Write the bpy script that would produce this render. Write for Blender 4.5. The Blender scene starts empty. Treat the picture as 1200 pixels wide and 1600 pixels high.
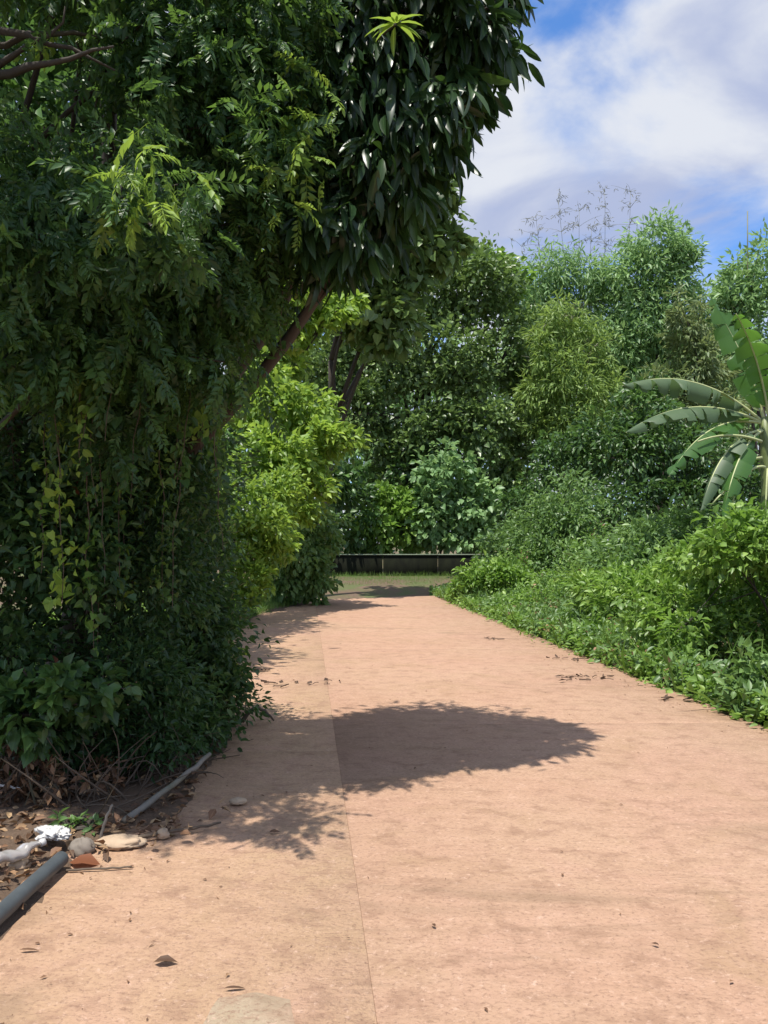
import bpy, math
import numpy as np
from mathutils import Vector, Matrix

# ------------------------------------------------------------------ camera, sky, sun, exposure
sc = bpy.context.scene
F, HOR, EYE = 1208.0, 847.0, 1.5          # focal length in photo pixels, horizon row, eye height
cam = bpy.data.cameras.new('camera')
cam.sensor_fit = 'VERTICAL'; cam.sensor_height = 24.0; cam.sensor_width = 18.0
cam.lens = 24.0 * F / 1600.0
cam.shift_y = (HOR - 800.0) / 1600.0
cam.clip_start = 0.05; cam.clip_end = 2000
cam_o = bpy.data.objects.new('camera', cam); sc.collection.objects.link(cam_o)
cam_o.location = (0, 0, EYE); cam_o.rotation_euler = (math.radians(90), 0, 0)
sc.camera = cam_o
sc.render.resolution_x = 768; sc.render.resolution_y = 1024

SUN_EL, SUN_AZ = math.radians(72), math.radians(-150)     # azimuth from +Y towards +X
S = Vector((math.sin(SUN_AZ) * math.cos(SUN_EL), math.cos(SUN_AZ) * math.cos(SUN_EL), math.sin(SUN_EL)))
sun = bpy.data.lights.new('sun', 'SUN'); sun.energy = 5.0; sun.angle = math.radians(0.5); sun.color = (1.0, 0.95, 0.86)
sun_o = bpy.data.objects.new('sun', sun); sc.collection.objects.link(sun_o)
sun_o.rotation_euler = S.to_track_quat('Z', 'Y').to_euler(); sun_o.location = (-5, -2, 30)

w = bpy.data.worlds.new('World'); sc.world = w; w.use_nodes = True
nt = w.node_tree; N = nt.nodes; L = nt.links; N.clear()
out = N.new('ShaderNodeOutputWorld'); bg = N.new('ShaderNodeBackground'); bg.inputs[1].default_value = 0.068
sky = N.new('ShaderNodeTexSky'); sky.sky_type = 'NISHITA'; sky.sun_disc = False
sky.sun_elevation = SUN_EL; sky.sun_rotation = SUN_AZ; sky.air_density = 1.0; sky.dust_density = 0.6; sky.ozone_density = 1.5
tc = N.new('ShaderNodeTexCoord'); sep = N.new('ShaderNodeSeparateXYZ'); L.new(tc.outputs['Generated'], sep.inputs[0])
def wmath(op, a, b):
    n = N.new('ShaderNodeMath'); n.operation = op
    for i, v in enumerate((a, b)):
        if v is None: continue
        if isinstance(v, (int, float)): n.inputs[i].default_value = v
        else: L.new(v, n.inputs[i])
    return n.outputs[0]
den = wmath('ADD', wmath('MAXIMUM', sep.outputs[2], 0.0), 0.22)
cx = wmath('DIVIDE', sep.outputs[0], den); cy = wmath('DIVIDE', sep.outputs[1], den)
cmb = N.new('ShaderNodeCombineXYZ'); L.new(cx, cmb.inputs[0]); L.new(cy, cmb.inputs[1])
def wnoise(scale, detail, off, rough=0.55, dist=0.0):
    mp = N.new('ShaderNodeMapping'); mp.inputs['Location'].default_value = off; L.new(cmb.outputs[0], mp.inputs[0])
    n = N.new('ShaderNodeTexNoise'); n.inputs['Scale'].default_value = scale; n.inputs['Detail'].default_value = detail
    n.inputs['Roughness'].default_value = rough; n.inputs['Distortion'].default_value = dist
    L.new(mp.outputs[0], n.inputs['Vector']); return n.outputs['Fac']
def wramp(src, p0, p1, c0=(0, 0, 0, 1), c1=(1, 1, 1, 1)):
    r = N.new('ShaderNodeValToRGB'); r.color_ramp.interpolation = 'EASE'
    e = r.color_ramp.elements; e[0].position = p0; e[1].position = p1; e[0].color = c0; e[1].color = c1
    L.new(src, r.inputs[0]); return r.outputs[0]
SKY_OFF = (4.03, 25.42, 0.0); SHADE_OFF = (22.91, 7.65, 0.0)
cover = wramp(wnoise(1.5, 9, SKY_OFF, 0.54, 0.5), 0.35, 0.53)
shade = wramp(wnoise(2.1, 7, SHADE_OFF, 0.52, 0.5), 0.38, 0.60)
skyc = N.new('ShaderNodeMix'); skyc.data_type = 'RGBA'; skyc.blend_type = 'MULTIPLY'; skyc.inputs[0].default_value = 1.0
L.new(sky.outputs[0], skyc.inputs[6]); skyc.inputs[7].default_value = (1.25, 1.95, 2.75, 1)
cl = N.new('ShaderNodeMix'); cl.data_type = 'RGBA'
cl.inputs[6].default_value = (5.4, 6.2, 8.8, 1); cl.inputs[7].default_value = (9.3, 9.7, 10.6, 1); L.new(shade, cl.inputs[0])
mx = N.new('ShaderNodeMix'); mx.data_type = 'RGBA'; L.new(cover, mx.inputs[0]); L.new(skyc.outputs[2], mx.inputs[6]); L.new(cl.outputs[2], mx.inputs[7])
L.new(mx.outputs[2], bg.inputs[0]); L.new(bg.outputs[0], out.inputs[0])

sc.view_settings.view_transform = 'Standard'; sc.view_settings.look = 'None'
sc.view_settings.exposure = 0.3; sc.view_settings.gamma = 1.0; sc.view_settings.use_curve_mapping = False
sc.render.engine = 'CYCLES'
sc.cycles.max_bounces = 6; sc.cycles.diffuse_bounces = 3; sc.cycles.glossy_bounces = 2; sc.cycles.transmission_bounces = 4

# ------------------------------------------------------------------ helpers
COL = sc.collection
Z3 = np.zeros(3)
def at(px, py, y):                       # a photo pixel at a given distance -> world point
    return np.array([(px - 600.0) / F * y, y, EYE + (HOR - py) / F * y])
def on_ground(px, py, z=0.0):            # a photo pixel on the level z
    y = (EYE - z) * F / (py - HOR)
    return np.array([(px - 600.0) / F * y, y, z])
def link(o, parent=None):
    COL.objects.link(o)
    if parent is not None: o.parent = parent
    return o
def tag(o, label=None, cat=None, group=None, kind=None):
    if label: o['label'] = label
    if cat: o['category'] = cat
    if group: o['group'] = group
    if kind: o['kind'] = kind
    return o
def thing(name, label, cat, base, group=None):
    o = bpy.data.objects.new(name, None); o.location = tuple(base); o.empty_display_size = 0.2
    link(o); return tag(o, label, cat, group)
def nrm(v):
    return v / np.maximum(np.linalg.norm(v, axis=-1, keepdims=True), 1e-9)

def mesh_np(name, V, ltot, lidx, mats, attr=None, smooth=False):
    me = bpy.data.meshes.new(name)
    V = np.ascontiguousarray(V, dtype=np.float32); ltot = np.asarray(ltot, dtype=np.int32); lidx = np.asarray(lidx, dtype=np.int32)
    me.vertices.add(len(V)); me.vertices.foreach_set('co', V.ravel())
    me.loops.add(len(lidx)); me.loops.foreach_set('vertex_index', lidx)
    me.polygons.add(len(ltot))
    st = np.zeros(len(ltot), dtype=np.int32); st[1:] = np.cumsum(ltot)[:-1]
    me.polygons.foreach_set('loop_start', st); me.polygons.foreach_set('loop_total', ltot)
    if smooth: me.polygons.foreach_set('use_smooth', np.ones(len(ltot), dtype=bool))
    if attr is not None:
        a = me.attributes.new('lf', 'FLOAT_VECTOR', 'POINT'); a.data.foreach_set('vector', np.ascontiguousarray(attr, dtype=np.float32).ravel())
    me.update(calc_edges=True)
    for m in (mats if isinstance(mats, (list, tuple)) else [mats]): me.materials.append(m)
    return me
def obj(name, me, parent=None, loc=None):
    o = bpy.data.objects.new(name, me)
    if loc is not None: o.location = tuple(loc)
    return link(o, parent)

class MB:                                # collects boxes, tubes and sheets for ONE mesh
    def __init__(s): s.v = []; s.n = 0; s.f = []
    def add(s, V, faces):
        V = np.asarray(V, float); s.v.append(V); s.f += [[i + s.n for i in f] for f in faces]; s.n += len(V)
    def box(s, x0, x1, y0, y1, z0, z1):
        s.add([(x0,y0,z0),(x1,y0,z0),(x1,y1,z0),(x0,y1,z0),(x0,y0,z1),(x1,y0,z1),(x1,y1,z1),(x0,y1,z1)],
              [(0,3,2,1),(4,5,6,7),(0,1,5,4),(1,2,6,5),(2,3,7,6),(3,0,4,7)])
    def tube(s, pts, rad, sides=6, cap=True, rough=0.0, rng=None):
        P = np.asarray(pts, float); n = len(P); R = np.broadcast_to(np.asarray(rad, float), (n,))
        T = np.gradient(P, axis=0); T = nrm(T)
        ref = np.array([0.0, 0.0, 1.0]) if abs(T[:, 2].mean()) < 0.8 else np.array([1.0, 0.0, 0.0])
        A = nrm(np.cross(T, ref)); B = np.cross(T, A)
        th = np.linspace(0, 2 * math.pi, sides, endpoint=False)
        rr = R[:, None] * np.ones(sides)[None]
        if rough and rng is not None: rr = rr * (1 + rough * rng.normal(size=rr.shape))
        V = P[:, None] + rr[..., None] * (np.cos(th)[None, :, None] * A[:, None] + np.sin(th)[None, :, None] * B[:, None])
        fs = []
        for i in range(n - 1):
            for k in range(sides):
                k2 = (k + 1) % sides; fs.append((i*sides+k, i*sides+k2, (i+1)*sides+k2, (i+1)*sides+k))
        if cap: fs.append(tuple(range(sides))[::-1]); fs.append(tuple((n-1)*sides + k for k in range(sides)))
        s.add(V.reshape(-1, 3), fs)
    def mesh(s, name, mats, base=Z3, smooth=False):
        V = np.concatenate(s.v) - np.asarray(base)
        return mesh_np(name, V, [len(f) for f in s.f], [i for f in s.f for i in f], mats, smooth=smooth)
    def build(s, name, mats, parent=None, base=Z3, smooth=False, loc=None):
        return obj(name, s.mesh(name, mats, base, smooth), parent, loc)
def bez(p0, p1, p2, n=10):
    t = np.linspace(0, 1, n)[:, None]; p0, p1, p2 = map(np.asarray, (p0, p1, p2))
    return (1-t)**2 * p0 + 2*t*(1-t) * p1 + t*t * p2

# value noise for shaping
def vnoise(x, y, seed=0):
    xi = np.floor(x).astype(np.int64); yi = np.floor(y).astype(np.int64); fx = x - xi; fy = y - yi
    fx = fx*fx*(3-2*fx); fy = fy*fy*(3-2*fy)
    def h(a, b):
        n = (a * 374761393 + b * 668265263 + seed * 974711) & 0x7fffffff
        n = ((n ^ (n >> 13)) * 1274126177) & 0x7fffffff
        return ((n ^ (n >> 16)) & 0xffff) / 65535.0
    return (h(xi,yi)*(1-fx)+h(xi+1,yi)*fx)*(1-fy) + (h(xi,yi+1)*(1-fx)+h(xi+1,yi+1)*fx)*fy
def fbm(x, y, seed=0, o=4):
    r = 0; a = 0.5
    for i in range(o): r = r + a * vnoise(x * 2**i, y * 2**i, seed + i); a *= 0.5
    return r
def sstep(a, b, x):
    t = np.clip((x - a) / (b - a), 0, 1); return t*t*(3-2*t)

# ------------------------------------------------------------------ materials
def newmat(name):
    m = bpy.data.materials.new(name); m.use_nodes = True; t = m.node_tree; t.nodes.clear()
    o = t.nodes.new('ShaderNodeOutputMaterial'); return m, t, o
class G:                                  # tiny node-graph helper
    def __init__(s, t): s.t = t
    def n(s, typ, **kw):
        nd = s.t.nodes.new('ShaderNode' + typ)
        for k, v in kw.items(): setattr(nd, k, v)
        return nd
    def put(s, sock, v):
        if hasattr(v, 'is_linked') or isinstance(v, bpy.types.NodeSocket): s.t.links.new(v, sock)
        else: sock.default_value = v
    def math(s, op, a, b=0.0, clamp=False):
        nd = s.n('Math', operation=op, use_clamp=clamp); s.put(nd.inputs[0], a); s.put(nd.inputs[1], b); return nd.outputs[0]
    def mix(s, f, a, b, mode='MIX'):
        nd = s.n('Mix', data_type='RGBA', blend_type=mode); s.put(nd.inputs[0], f); s.put(nd.inputs[6], a); s.put(nd.inputs[7], b); return nd.outputs[2]
    def noise(s, vec, scale, detail=4, rough=0.55, dist=0.0, sc3=None):
        if sc3: 
            mp = s.n('Mapping'); mp.inputs['Scale'].default_value = sc3; s.t.links.new(vec, mp.inputs[0]); vec = mp.outputs[0]
        nd = s.n('TexNoise'); s.t.links.new(vec, nd.inputs['Vector']); nd.inputs['Scale'].default_value = scale
        nd.inputs['Detail'].default_value = detail; nd.inputs['Roughness'].default_value = rough; nd.inputs['Distortion'].default_value = dist
        return nd.outputs['Fac']
    def ramp(s, f, *stops):
        nd = s.n('ValToRGB'); e = nd.color_ramp.elements
        while len(e) < len(stops): e.new(0.5)
        for el, (p, c) in zip(e, stops):
            el.position = p; el.color = (c, c, c, 1) if isinstance(c, (int, float)) else (*c, 1)
        s.t.links.new(f, nd.inputs[0]); return nd.outputs[0]
    def bump(s, h, strength, dist=0.02):
        nd = s.n('Bump'); nd.inputs['Strength'].default_value = strength; nd.inputs['Distance'].default_value = dist
        s.t.links.new(h, nd.inputs['Height']); return nd.outputs[0]
def leafmat(name, dark, mid, light, trans, tf=0.35, rough=0.42, rib=0.25, spec=0.5):
    if name.split('_')[0] not in ('mango', 'feather', 'hedge', 'dry', 'orange'): dark, mid, light, trans = [tuple(min(.75, x * q) for x, q in zip(c, (1.10, 1.25, 1.25))) for c in (dark, mid, light, trans)]
    m, t, o = newmat(name); g = G(t)
    a = g.n('Attribute', attribute_name='lf'); sp = g.n('SeparateXYZ'); t.links.new(a.outputs['Vector'], sp.inputs[0])
    col = g.ramp(sp.outputs[0], (0.0, dark), (0.5, mid), (1.0, light))
    ribf = g.math('SUBTRACT', 1.0, g.math('MULTIPLY', g.math('ABSOLUTE', sp.outputs[1]), 6.0), True)
    col = g.mix(g.math('MULTIPLY', ribf, rib), col, (*[min(1, c * 1.6 + 0.02) for c in light], 1))
    p = g.n('BsdfPrincipled'); t.links.new(col, p.inputs['Base Color']); p.inputs['Roughness'].default_value = rough
    p.inputs['Specular IOR Level'].default_value = spec
    tr = g.n('BsdfTranslucent'); tcol = g.mix(0.5, col, (*trans, 1)); t.links.new(tcol, tr.inputs['Color'])
    ms = g.n('MixShader'); ms.inputs[0].default_value = tf; t.links.new(p.outputs[0], ms.inputs[1]); t.links.new(tr.outputs[0], ms.inputs[2])
    t.links.new(ms.outputs[0], o.inputs[0]); return m
def barkmat(name, c0, c1, scale=9.0):
    m, t, o = newmat(name); g = G(t); c = g.n('TexCoord').outputs['Object']
    n1 = g.noise(c, scale, 6, 0.65, 0.3, (1, 1, 0.25)); n2 = g.noise(c, 3.0, 3)
    col = g.mix(n1, (*c0, 1), (*c1, 1)); col = g.mix(g.ramp(n2, (0.55, 0.0), (0.7, 0.5)), col, (0.06, 0.08, 0.03, 1))
    p = g.n('BsdfPrincipled'); p.inputs['Roughness'].default_value = 0.9; t.links.new(col, p.inputs['Base Color'])
    t.links.new(g.bump(n1, 0.8, 0.01), p.inputs['Normal']); t.links.new(p.outputs[0], o.inputs[0]); return m
def plain(name, c, rough=0.6, var=0.25, scale=30.0, bump=0.3, **kw):
    m, t, o = newmat(name); g = G(t); co = g.n('TexCoord').outputs['Object']; n1 = g.noise(co, scale, 5, 0.6)
    col = g.mix(n1, (*[x * (1 - var) for x in c], 1), (*[min(1, x * (1 + var)) for x in c], 1))
    p = g.n('BsdfPrincipled'); p.inputs['Roughness'].default_value = rough; t.links.new(col, p.inputs['Base Color'])
    for k, v in kw.items(): p.inputs[k.replace('_', ' ')].default_value = v
    t.links.new(g.bump(n1, bump, 0.004), p.inputs['Normal']); t.links.new(p.outputs[0], o.inputs[0]); return m

M = {}
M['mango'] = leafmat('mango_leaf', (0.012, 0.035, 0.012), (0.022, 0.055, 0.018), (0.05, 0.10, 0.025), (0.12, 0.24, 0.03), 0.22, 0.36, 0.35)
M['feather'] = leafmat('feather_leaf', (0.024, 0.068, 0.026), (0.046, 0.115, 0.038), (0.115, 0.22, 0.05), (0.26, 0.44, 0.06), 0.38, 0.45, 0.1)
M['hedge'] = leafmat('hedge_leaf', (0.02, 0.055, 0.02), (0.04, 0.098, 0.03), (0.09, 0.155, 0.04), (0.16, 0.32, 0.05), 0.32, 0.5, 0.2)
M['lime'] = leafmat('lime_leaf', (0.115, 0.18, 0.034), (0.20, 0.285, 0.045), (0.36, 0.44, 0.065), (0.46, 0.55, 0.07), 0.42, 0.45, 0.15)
M['grey'] = leafmat('grey_green_leaf', (0.065, 0.10, 0.036), (0.12, 0.165, 0.055), (0.23, 0.29, 0.09), (0.24, 0.34, 0.06), 0.28, 0.36, 0.2)
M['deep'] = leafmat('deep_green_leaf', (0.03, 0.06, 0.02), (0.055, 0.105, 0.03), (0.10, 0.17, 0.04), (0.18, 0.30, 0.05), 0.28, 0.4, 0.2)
M['bamboo'] = leafmat('bamboo_leaf', (0.13, 0.19, 0.045), (0.19, 0.26, 0.062), (0.28, 0.35, 0.10), (0.42, 0.5, 0.1), 0.4, 0.5, 0.1)
M['pale'] = leafmat('pale_leaf', (0.15, 0.235, 0.10), (0.22, 0.315, 0.13), (0.32, 0.41, 0.18), (0.36, 0.48, 0.14), 0.4, 0.45, 0.1)
M['brownish'] = leafmat('brownish_leaf', (0.11, 0.15, 0.06), (0.165, 0.2, 0.08), (0.25, 0.27, 0.12), (0.33, 0.35, 0.11), 0.35, 0.5, 0.1)
M['verge'] = leafmat('verge_leaf', (0.09, 0.15, 0.03), (0.155, 0.235, 0.045), (0.26, 0.34, 0.07), (0.30, 0.48, 0.05), 0.36, 0.42, 0.2)
M['verge2'] = leafmat('verge_grey_leaf', (0.08, 0.135, 0.045), (0.125, 0.19, 0.06), (0.19, 0.27, 0.08), (0.27, 0.40, 0.07), 0.33, 0.42, 0.2)
M['grass'] = leafmat('grass_blade', (0.07, 0.13, 0.02), (0.11, 0.18, 0.03), (0.2, 0.24, 0.06), (0.25, 0.38, 0.05), 0.35, 0.5, 0.0)
M['banana'] = leafmat('banana_leaf', (0.05, 0.11, 0.03), (0.075, 0.15, 0.035), (0.12, 0.22, 0.04), (0.26, 0.46, 0.04), 0.42, 0.38, 0.0)
M['bananad'] = leafmat('banana_dry_leaf', (0.055, 0.085, 0.042), (0.085, 0.12, 0.06), (0.13, 0.165, 0.08), (0.2, 0.3, 0.09), 0.3, 0.5, 0.0)
M['dry'] = leafmat('dry_leaf', (0.08, 0.04, 0.02), (0.2, 0.1, 0.05), (0.42, 0.28, 0.15), (0.3, 0.17, 0.08), 0.12, 0.65, 0.15)
M['orange'] = leafmat('orange_leaf', (0.15, 0.05, 0.025), (0.22, 0.08, 0.035), (0.32, 0.12, 0.045), (0.35, 0.12, 0.05), 0.3, 0.55, 0.1)
M['bark'] = barkmat('bark', (0.03, 0.024, 0.02), (0.085, 0.07, 0.056))
M['barkg'] = barkmat('bark_grey', (0.13, 0.12, 0.10), (0.28, 0.25, 0.21))
M['twig'] = barkmat('dry_twig', (0.06, 0.042, 0.03), (0.16, 0.12, 0.085), 25)
M['scrap'] = plain('dead_plant_scrap', (0.075, 0.045, 0.028), 0.8, 0.4)
M['culm'] = plain('bamboo_culm', (0.15, 0.15, 0.08), 0.5)
M['rib'] = plain('banana_rib', (0.42, 0.46, 0.22), 0.45)
M['stem'] = plain('banana_stem', (0.16, 0.2, 0.07), 0.5, 0.45, 12)

def road_mat(name, tintc, seed):
    m, t, o = newmat(name); g = G(t); geo = g.n('TexCoord').outputs['Object']
    mp = g.n('Mapping'); mp.inputs['Rotation'].default_value = (0, 0, 0.1); mp.inputs['Location'].default_value = (seed, seed * 1.7, 0); t.links.new(geo, mp.inputs[0]); v = mp.outputs[0]
    big = g.noise(v, 0.55, 4, 0.55, 0.4); bl = g.noise(v, 1.6, 6, 0.65, 0.7); mid = g.noise(v, 7.0, 7, 0.72, 0.3, (0.85, 1.1, 1)); fine = g.noise(v, 55, 5, 0.78, 0.2, (0.85, 1.1, 1)); grit = g.noise(v, 26, 6, 0.8, 0.3)
    broom = g.noise(v, 5.0, 6, 0.7, 0.4, (0.55, 3.2, 1.0))
    c = g.mix(g.ramp(big, (0.38, 0.0), (0.62, 1.0)), (*tintc[0], 1), (*tintc[1], 1))
    c = g.mix(g.ramp(bl, (0.50, 0.0), (0.66, 0.55)), c, (0.457, 0.279, 0.201, 1))
    c = g.mix(g.ramp(bl, (0.30, 0.55), (0.46, 0.0)), c, (0.342, 0.224, 0.129, 1))
    c = g.mix(g.ramp(mid, (0.36, 0.7), (0.5, 0.0)), c, (0.292, 0.175, 0.117, 1))
    c = g.mix(g.ramp(mid, (0.56, 0.0), (0.72, 0.5)), c, (0.537, 0.352, 0.257, 1))
    c = g.mix(g.ramp(broom, (0.36, 0.2), (0.46, 0.0)), c, (0.269, 0.165, 0.109, 1))
    c = g.mix(g.ramp(fine, (0.36, 0.8), (0.49, 0.0)), c, (0.240, 0.145, 0.099, 1))
    c = g.mix(g.ramp(grit, (0.56, 0.0), (0.70, 0.75)), c, (0.640, 0.439, 0.338, 1))
    st = g.noise(v, 0.9, 7, 0.72, 1.2, (0.5, 1.5, 1.0)); c = g.mix(g.ramp(st, (0.56, 0.0), (0.68, 0.5)), c, (0.229, 0.154, 0.099, 1))
    p = g.n('BsdfPrincipled'); t.links.new(c, p.inputs['Base Color']); p.inputs['Roughness'].default_value = 0.9; p.inputs['Specular IOR Level'].default_value = 0.2
    h = g.math('ADD', g.math('MULTIPLY', mid, 0.8), g.math('MULTIPLY', fine, 0.7)); h = g.math('ADD', h, g.math('MULTIPLY', broom, 0.8))
    t.links.new(g.bump(h, 0.85, 0.012), p.inputs['Normal']); t.links.new(p.outputs[0], o.inputs[0]); return m
M['road_l'] = road_mat('concrete_left_lane', ((0.452, 0.286, 0.189), (0.444, 0.296, 0.182)), 0.0)
M['road_r'] = road_mat('concrete_right_lane', ((0.439, 0.271, 0.185), (0.449, 0.292, 0.197)), 4.3)
M['patch'] = road_mat('cement_patch', ((0.385, 0.304, 0.210), (0.407, 0.315, 0.223)), 9.1)
def ground_mat():
    m, t, o = newmat('soil_and_green'); g = G(t); c = g.n('TexCoord').outputs['Object']
    a = g.noise(c, 0.5, 5, 0.6, 0.5); b = g.noise(c, 9, 6, 0.65); f = g.noise(c, 60, 4, 0.7)
    soil = g.mix(b, (0.09, 0.06, 0.038, 1), (0.25, 0.165, 0.11, 1)); soil = g.mix(g.ramp(f, (0.4, 0.5), (0.55, 0.0)), soil, (0.07, 0.045, 0.03, 1))
    green = g.mix(f, (0.06, 0.09, 0.025, 1), (0.13, 0.16, 0.05, 1))
    col = g.mix(g.ramp(a, (0.45, 0.0), (0.6, 0.85)), soil, green)
    p = g.n('BsdfPrincipled'); p.inputs['Roughness'].default_value = 0.95; t.links.new(col, p.inputs['Base Color'])
    t.links.new(g.bump(g.math('ADD', b, f), 0.9, 0.03), p.inputs['Normal']); t.links.new(p.outputs[0], o.inputs[0]); return m
M['ground'] = ground_mat()
def soil_mat():
    m, t, o = newmat('verge_soil'); g = G(t); c = g.n('TexCoord').outputs['Object']
    b = g.noise(c, 14, 6, 0.65); f = g.noise(c, 90, 4, 0.7)
    col = g.mix(b, (0.07, 0.045, 0.028, 1), (0.24, 0.155, 0.1, 1)); col = g.mix(g.ramp(f, (0.36, 0.6), (0.5, 0.0)), col, (0.08, 0.05, 0.03, 1))
    p = g.n('BsdfPrincipled'); p.inputs['Roughness'].default_value = 0.95; t.links.new(col, p.inputs['Base Color'])
    t.links.new(g.bump(g.math('ADD', b, f), 0.9, 0.02), p.inputs['Normal']); t.links.new(p.outputs[0], o.inputs[0]); return m
M['soil'] = soil_mat()

# ------------------------------------------------------------------ leaves
def tpl_ovate(w=0.5, fold=0.14, curl=0.12):
    V = [(0,0,0), (-w*.42,.25,fold*.8), (0,.3,0), (w*.42,.25,fold*.8), (-w*.45,.55,fold), (0,.6,-curl*.4), (w*.45,.55,fold), (0,1,-curl)]
    Fc = [(0,2,1), (0,3,2), (1,2,5,4), (2,3,6,5), (4,5,7), (5,6,7)]
    return np.array(V, float), Fc
def tpl_long(w=0.26, fold=0.05, curl=0.3):
    ys = [0, .18, .42, .68, .88, 1.0]; ws = [0, .36, .5, .42, .22, 0]
    V = [(0,0,0)]; Fc = []
    for y, q in zip(ys[1:-1], ws[1:-1]):
        z = -curl * y*y; V += [(-w*q, y, z + fold*q*2), (0, y, z), (w*q, y, z + fold*q*2)]
    V.append((0, 1, -curl))
    Fc += [(0,2,1), (0,3,2)]
    for i in range(3):
        a = 1 + 3*i; b = a + 3; Fc += [(a, a+1, b+1, b), (a+1, a+2, b+2, b+1)]
    Fc += [(10,11,13), (11,12,13)]
    return np.array(V, float), Fc
def tpl_diamond(w=0.4, fold=0.1):
    return np.array([(0,0,0), (-w/2,.45,fold), (0,1,-.08), (w/2,.45,fold)], float), [(0,2,1), (0,3,2)]
def tpl_heart(w=0.9):
    V = [(0,0,0), (-w*.36,-.12,.06), (-w*.5,.22,.08), (-w*.3,.62,.04), (0,1,-.12), (w*.3,.62,.04), (w*.5,.22,.08), (w*.36,-.12,.06), (0,.4,-.02)]
    return np.array(V, float), [(0,8,2,1), (8,4,3,2), (0,7,6,8), (8,6,5,4)]
def tpl_pinnate(pairs=7, ll=0.27, lw=0.10, curl=0.35, seed=0):
    V = []; Fc = []; r = np.random.default_rng(900 + seed)
    def lf(b, d, up, l, w):
        b = np.array(b, float); d = np.array(d, float) + r.normal(size=3) * .16; d /= np.linalg.norm(d); x = np.cross(d, np.array(up) + r.normal(size=3) * .35); x /= np.linalg.norm(x); n = len(V)
        z = np.cross(x, d); l = l * r.uniform(.7, 1.2); w = w * r.uniform(.8, 1.2)
        V.extend([b, b + d*l*.45 - x*w/2 + z*.012, b + d*l - z*.03, b + d*l*.45 + x*w/2 + z*.012]); Fc.extend([(n,n+2,n+1), (n,n+3,n+2)])
    sw = r.normal(0, .12)
    for i in range(pairs):
        y = .18 + .72 * i / (pairs - 1); z = -curl*y*y; q = 0.75 + 0.35 * math.sin(math.pi * (i + 1) / (pairs + 1))
        for s in (-1, 1):
            if r.random() < .88: lf((sw*y*y, y + r.normal(0, .015), z), (s*.85, .55, -.25 - .3*y), (0, 0, 1), ll*q, lw*q)
    lf((sw*.9, .95, -curl*.9), (sw, 1, -.9), (0, 0, 1), ll, lw)
    n = len(V); ys = [0, .5, 1.0]
    for y in ys: V.extend([np.array((-.006 + sw*y*y, y, -curl*y*y)), np.array((.006 + sw*y*y, y, -curl*y*y))])
    Fc += [(n, n+1, n+3, n+2), (n+2, n+3, n+5, n+4)]
    return np.array(V, float), Fc
def tpl_blade(w=0.05, curl=0.4):
    return np.array([(-w/2,0,0), (w/2,0,0), (-w*.4,.5,-curl*.2), (w*.4,.5,-curl*.2), (0,1,-curl)], float), [(0,1,3,2), (2,3,4)]
TPL = dict(ovate=tpl_ovate(), wide=tpl_ovate(0.75, 0.12, 0.2), long=tpl_long(), slim=tpl_long(0.2, .04, .2), diamond=tpl_diamond(), bamboo=tpl_diamond(0.2, 0.03),
           heart=tpl_heart(), pinnate=tpl_pinnate(seed=1), pinnate2=tpl_pinnate(6, .30, .115, .55, 2), pinnate3=tpl_pinnate(8, .22, .085, .2, 3), blade=tpl_blade())
LAT = {k: np.stack([np.zeros(len(v[0])), v[0][:, 0] / max(1e-6, np.abs(v[0][:, 0]).max()), v[0][:, 1]], 1) for k, v in TPL.items()}
for k in ('pinnate', 'pinnate2', 'pinnate3'): LAT[k][:, 1] = 0.6

def frames(d, up):
    d = nrm(d); x = np.cross(d, up); x = nrm(x + 1e-5); z = np.cross(x, d); return x, d, z
def leaves_mesh(name, tpl, pos, d, up, size, tint, mat, base=Z3):
    tpls = tpl if isinstance(tpl, tuple) else (tpl,); Ws, lts, lis, ats, nv = [], [], [], [], 0
    for q, tp in enumerate(tpls):
        V, Fc = TPL[tp]; e = slice(q, None, len(tpls)); x, y, z = frames(d[e], up[e]); sz = size[e][:, None, None]
        W = pos[e][:, None] + sz * (V[None, :, 0:1] * x[:, None] + V[None, :, 1:2] * y[:, None] + V[None, :, 2:3] * z[:, None])
        n, k = len(x), len(V)
        lts.append(np.tile([len(f) for f in Fc], n)); lis.append((np.array([i for f in Fc for i in f])[None] + (np.arange(n) * k)[:, None]).ravel() + nv)
        at_ = np.broadcast_to(LAT[tp], (n, k, 3)).copy(); at_[:, :, 0] = np.clip(tint[e], 0, 1)[:, None]
        Ws.append((W - base).reshape(-1, 3)); ats.append(at_.reshape(-1, 3)); nv += n * k
    return mesh_np(name, np.concatenate(Ws), np.concatenate(lts), np.concatenate(lis), mat, np.concatenate(ats))
SINGLE = {}
def single_leaf(tpl, mat, tint):          # shared mesh of one leaf in a few tints
    q = int(np.clip(round(tint * 5), 0, 5)); key = (tpl, mat.name, q)
    if key not in SINGLE:
        V, Fc = TPL[tpl]; a = LAT[tpl].copy(); a[:, 0] = q / 5
        SINGLE[key] = mesh_np('leaf', V, [len(f) for f in Fc], [i for f in Fc for i in f], mat, a)
    return SINGLE[key]
def leaf_objs(tpl, mat, parent, pos, d, up, size, tint, base, name='leaf'):
    x, y, z = frames(d, up)
    for i in range(len(pos)):
        o = bpy.data.objects.new(name, single_leaf(tpl[i % len(tpl)] if isinstance(tpl, tuple) else tpl, mat, tint[i])); p = pos[i] - base; s = size[i]
        mb = Matrix(((x[i][0]*s, y[i][0]*s, z[i][0]*s, p[0]), (x[i][1]*s, y[i][1]*s, z[i][1]*s, p[1]), (x[i][2]*s, y[i][2]*s, z[i][2]*s, p[2]), (0,0,0,1)))
        link(o, parent); o.matrix_basis = mb

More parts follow.
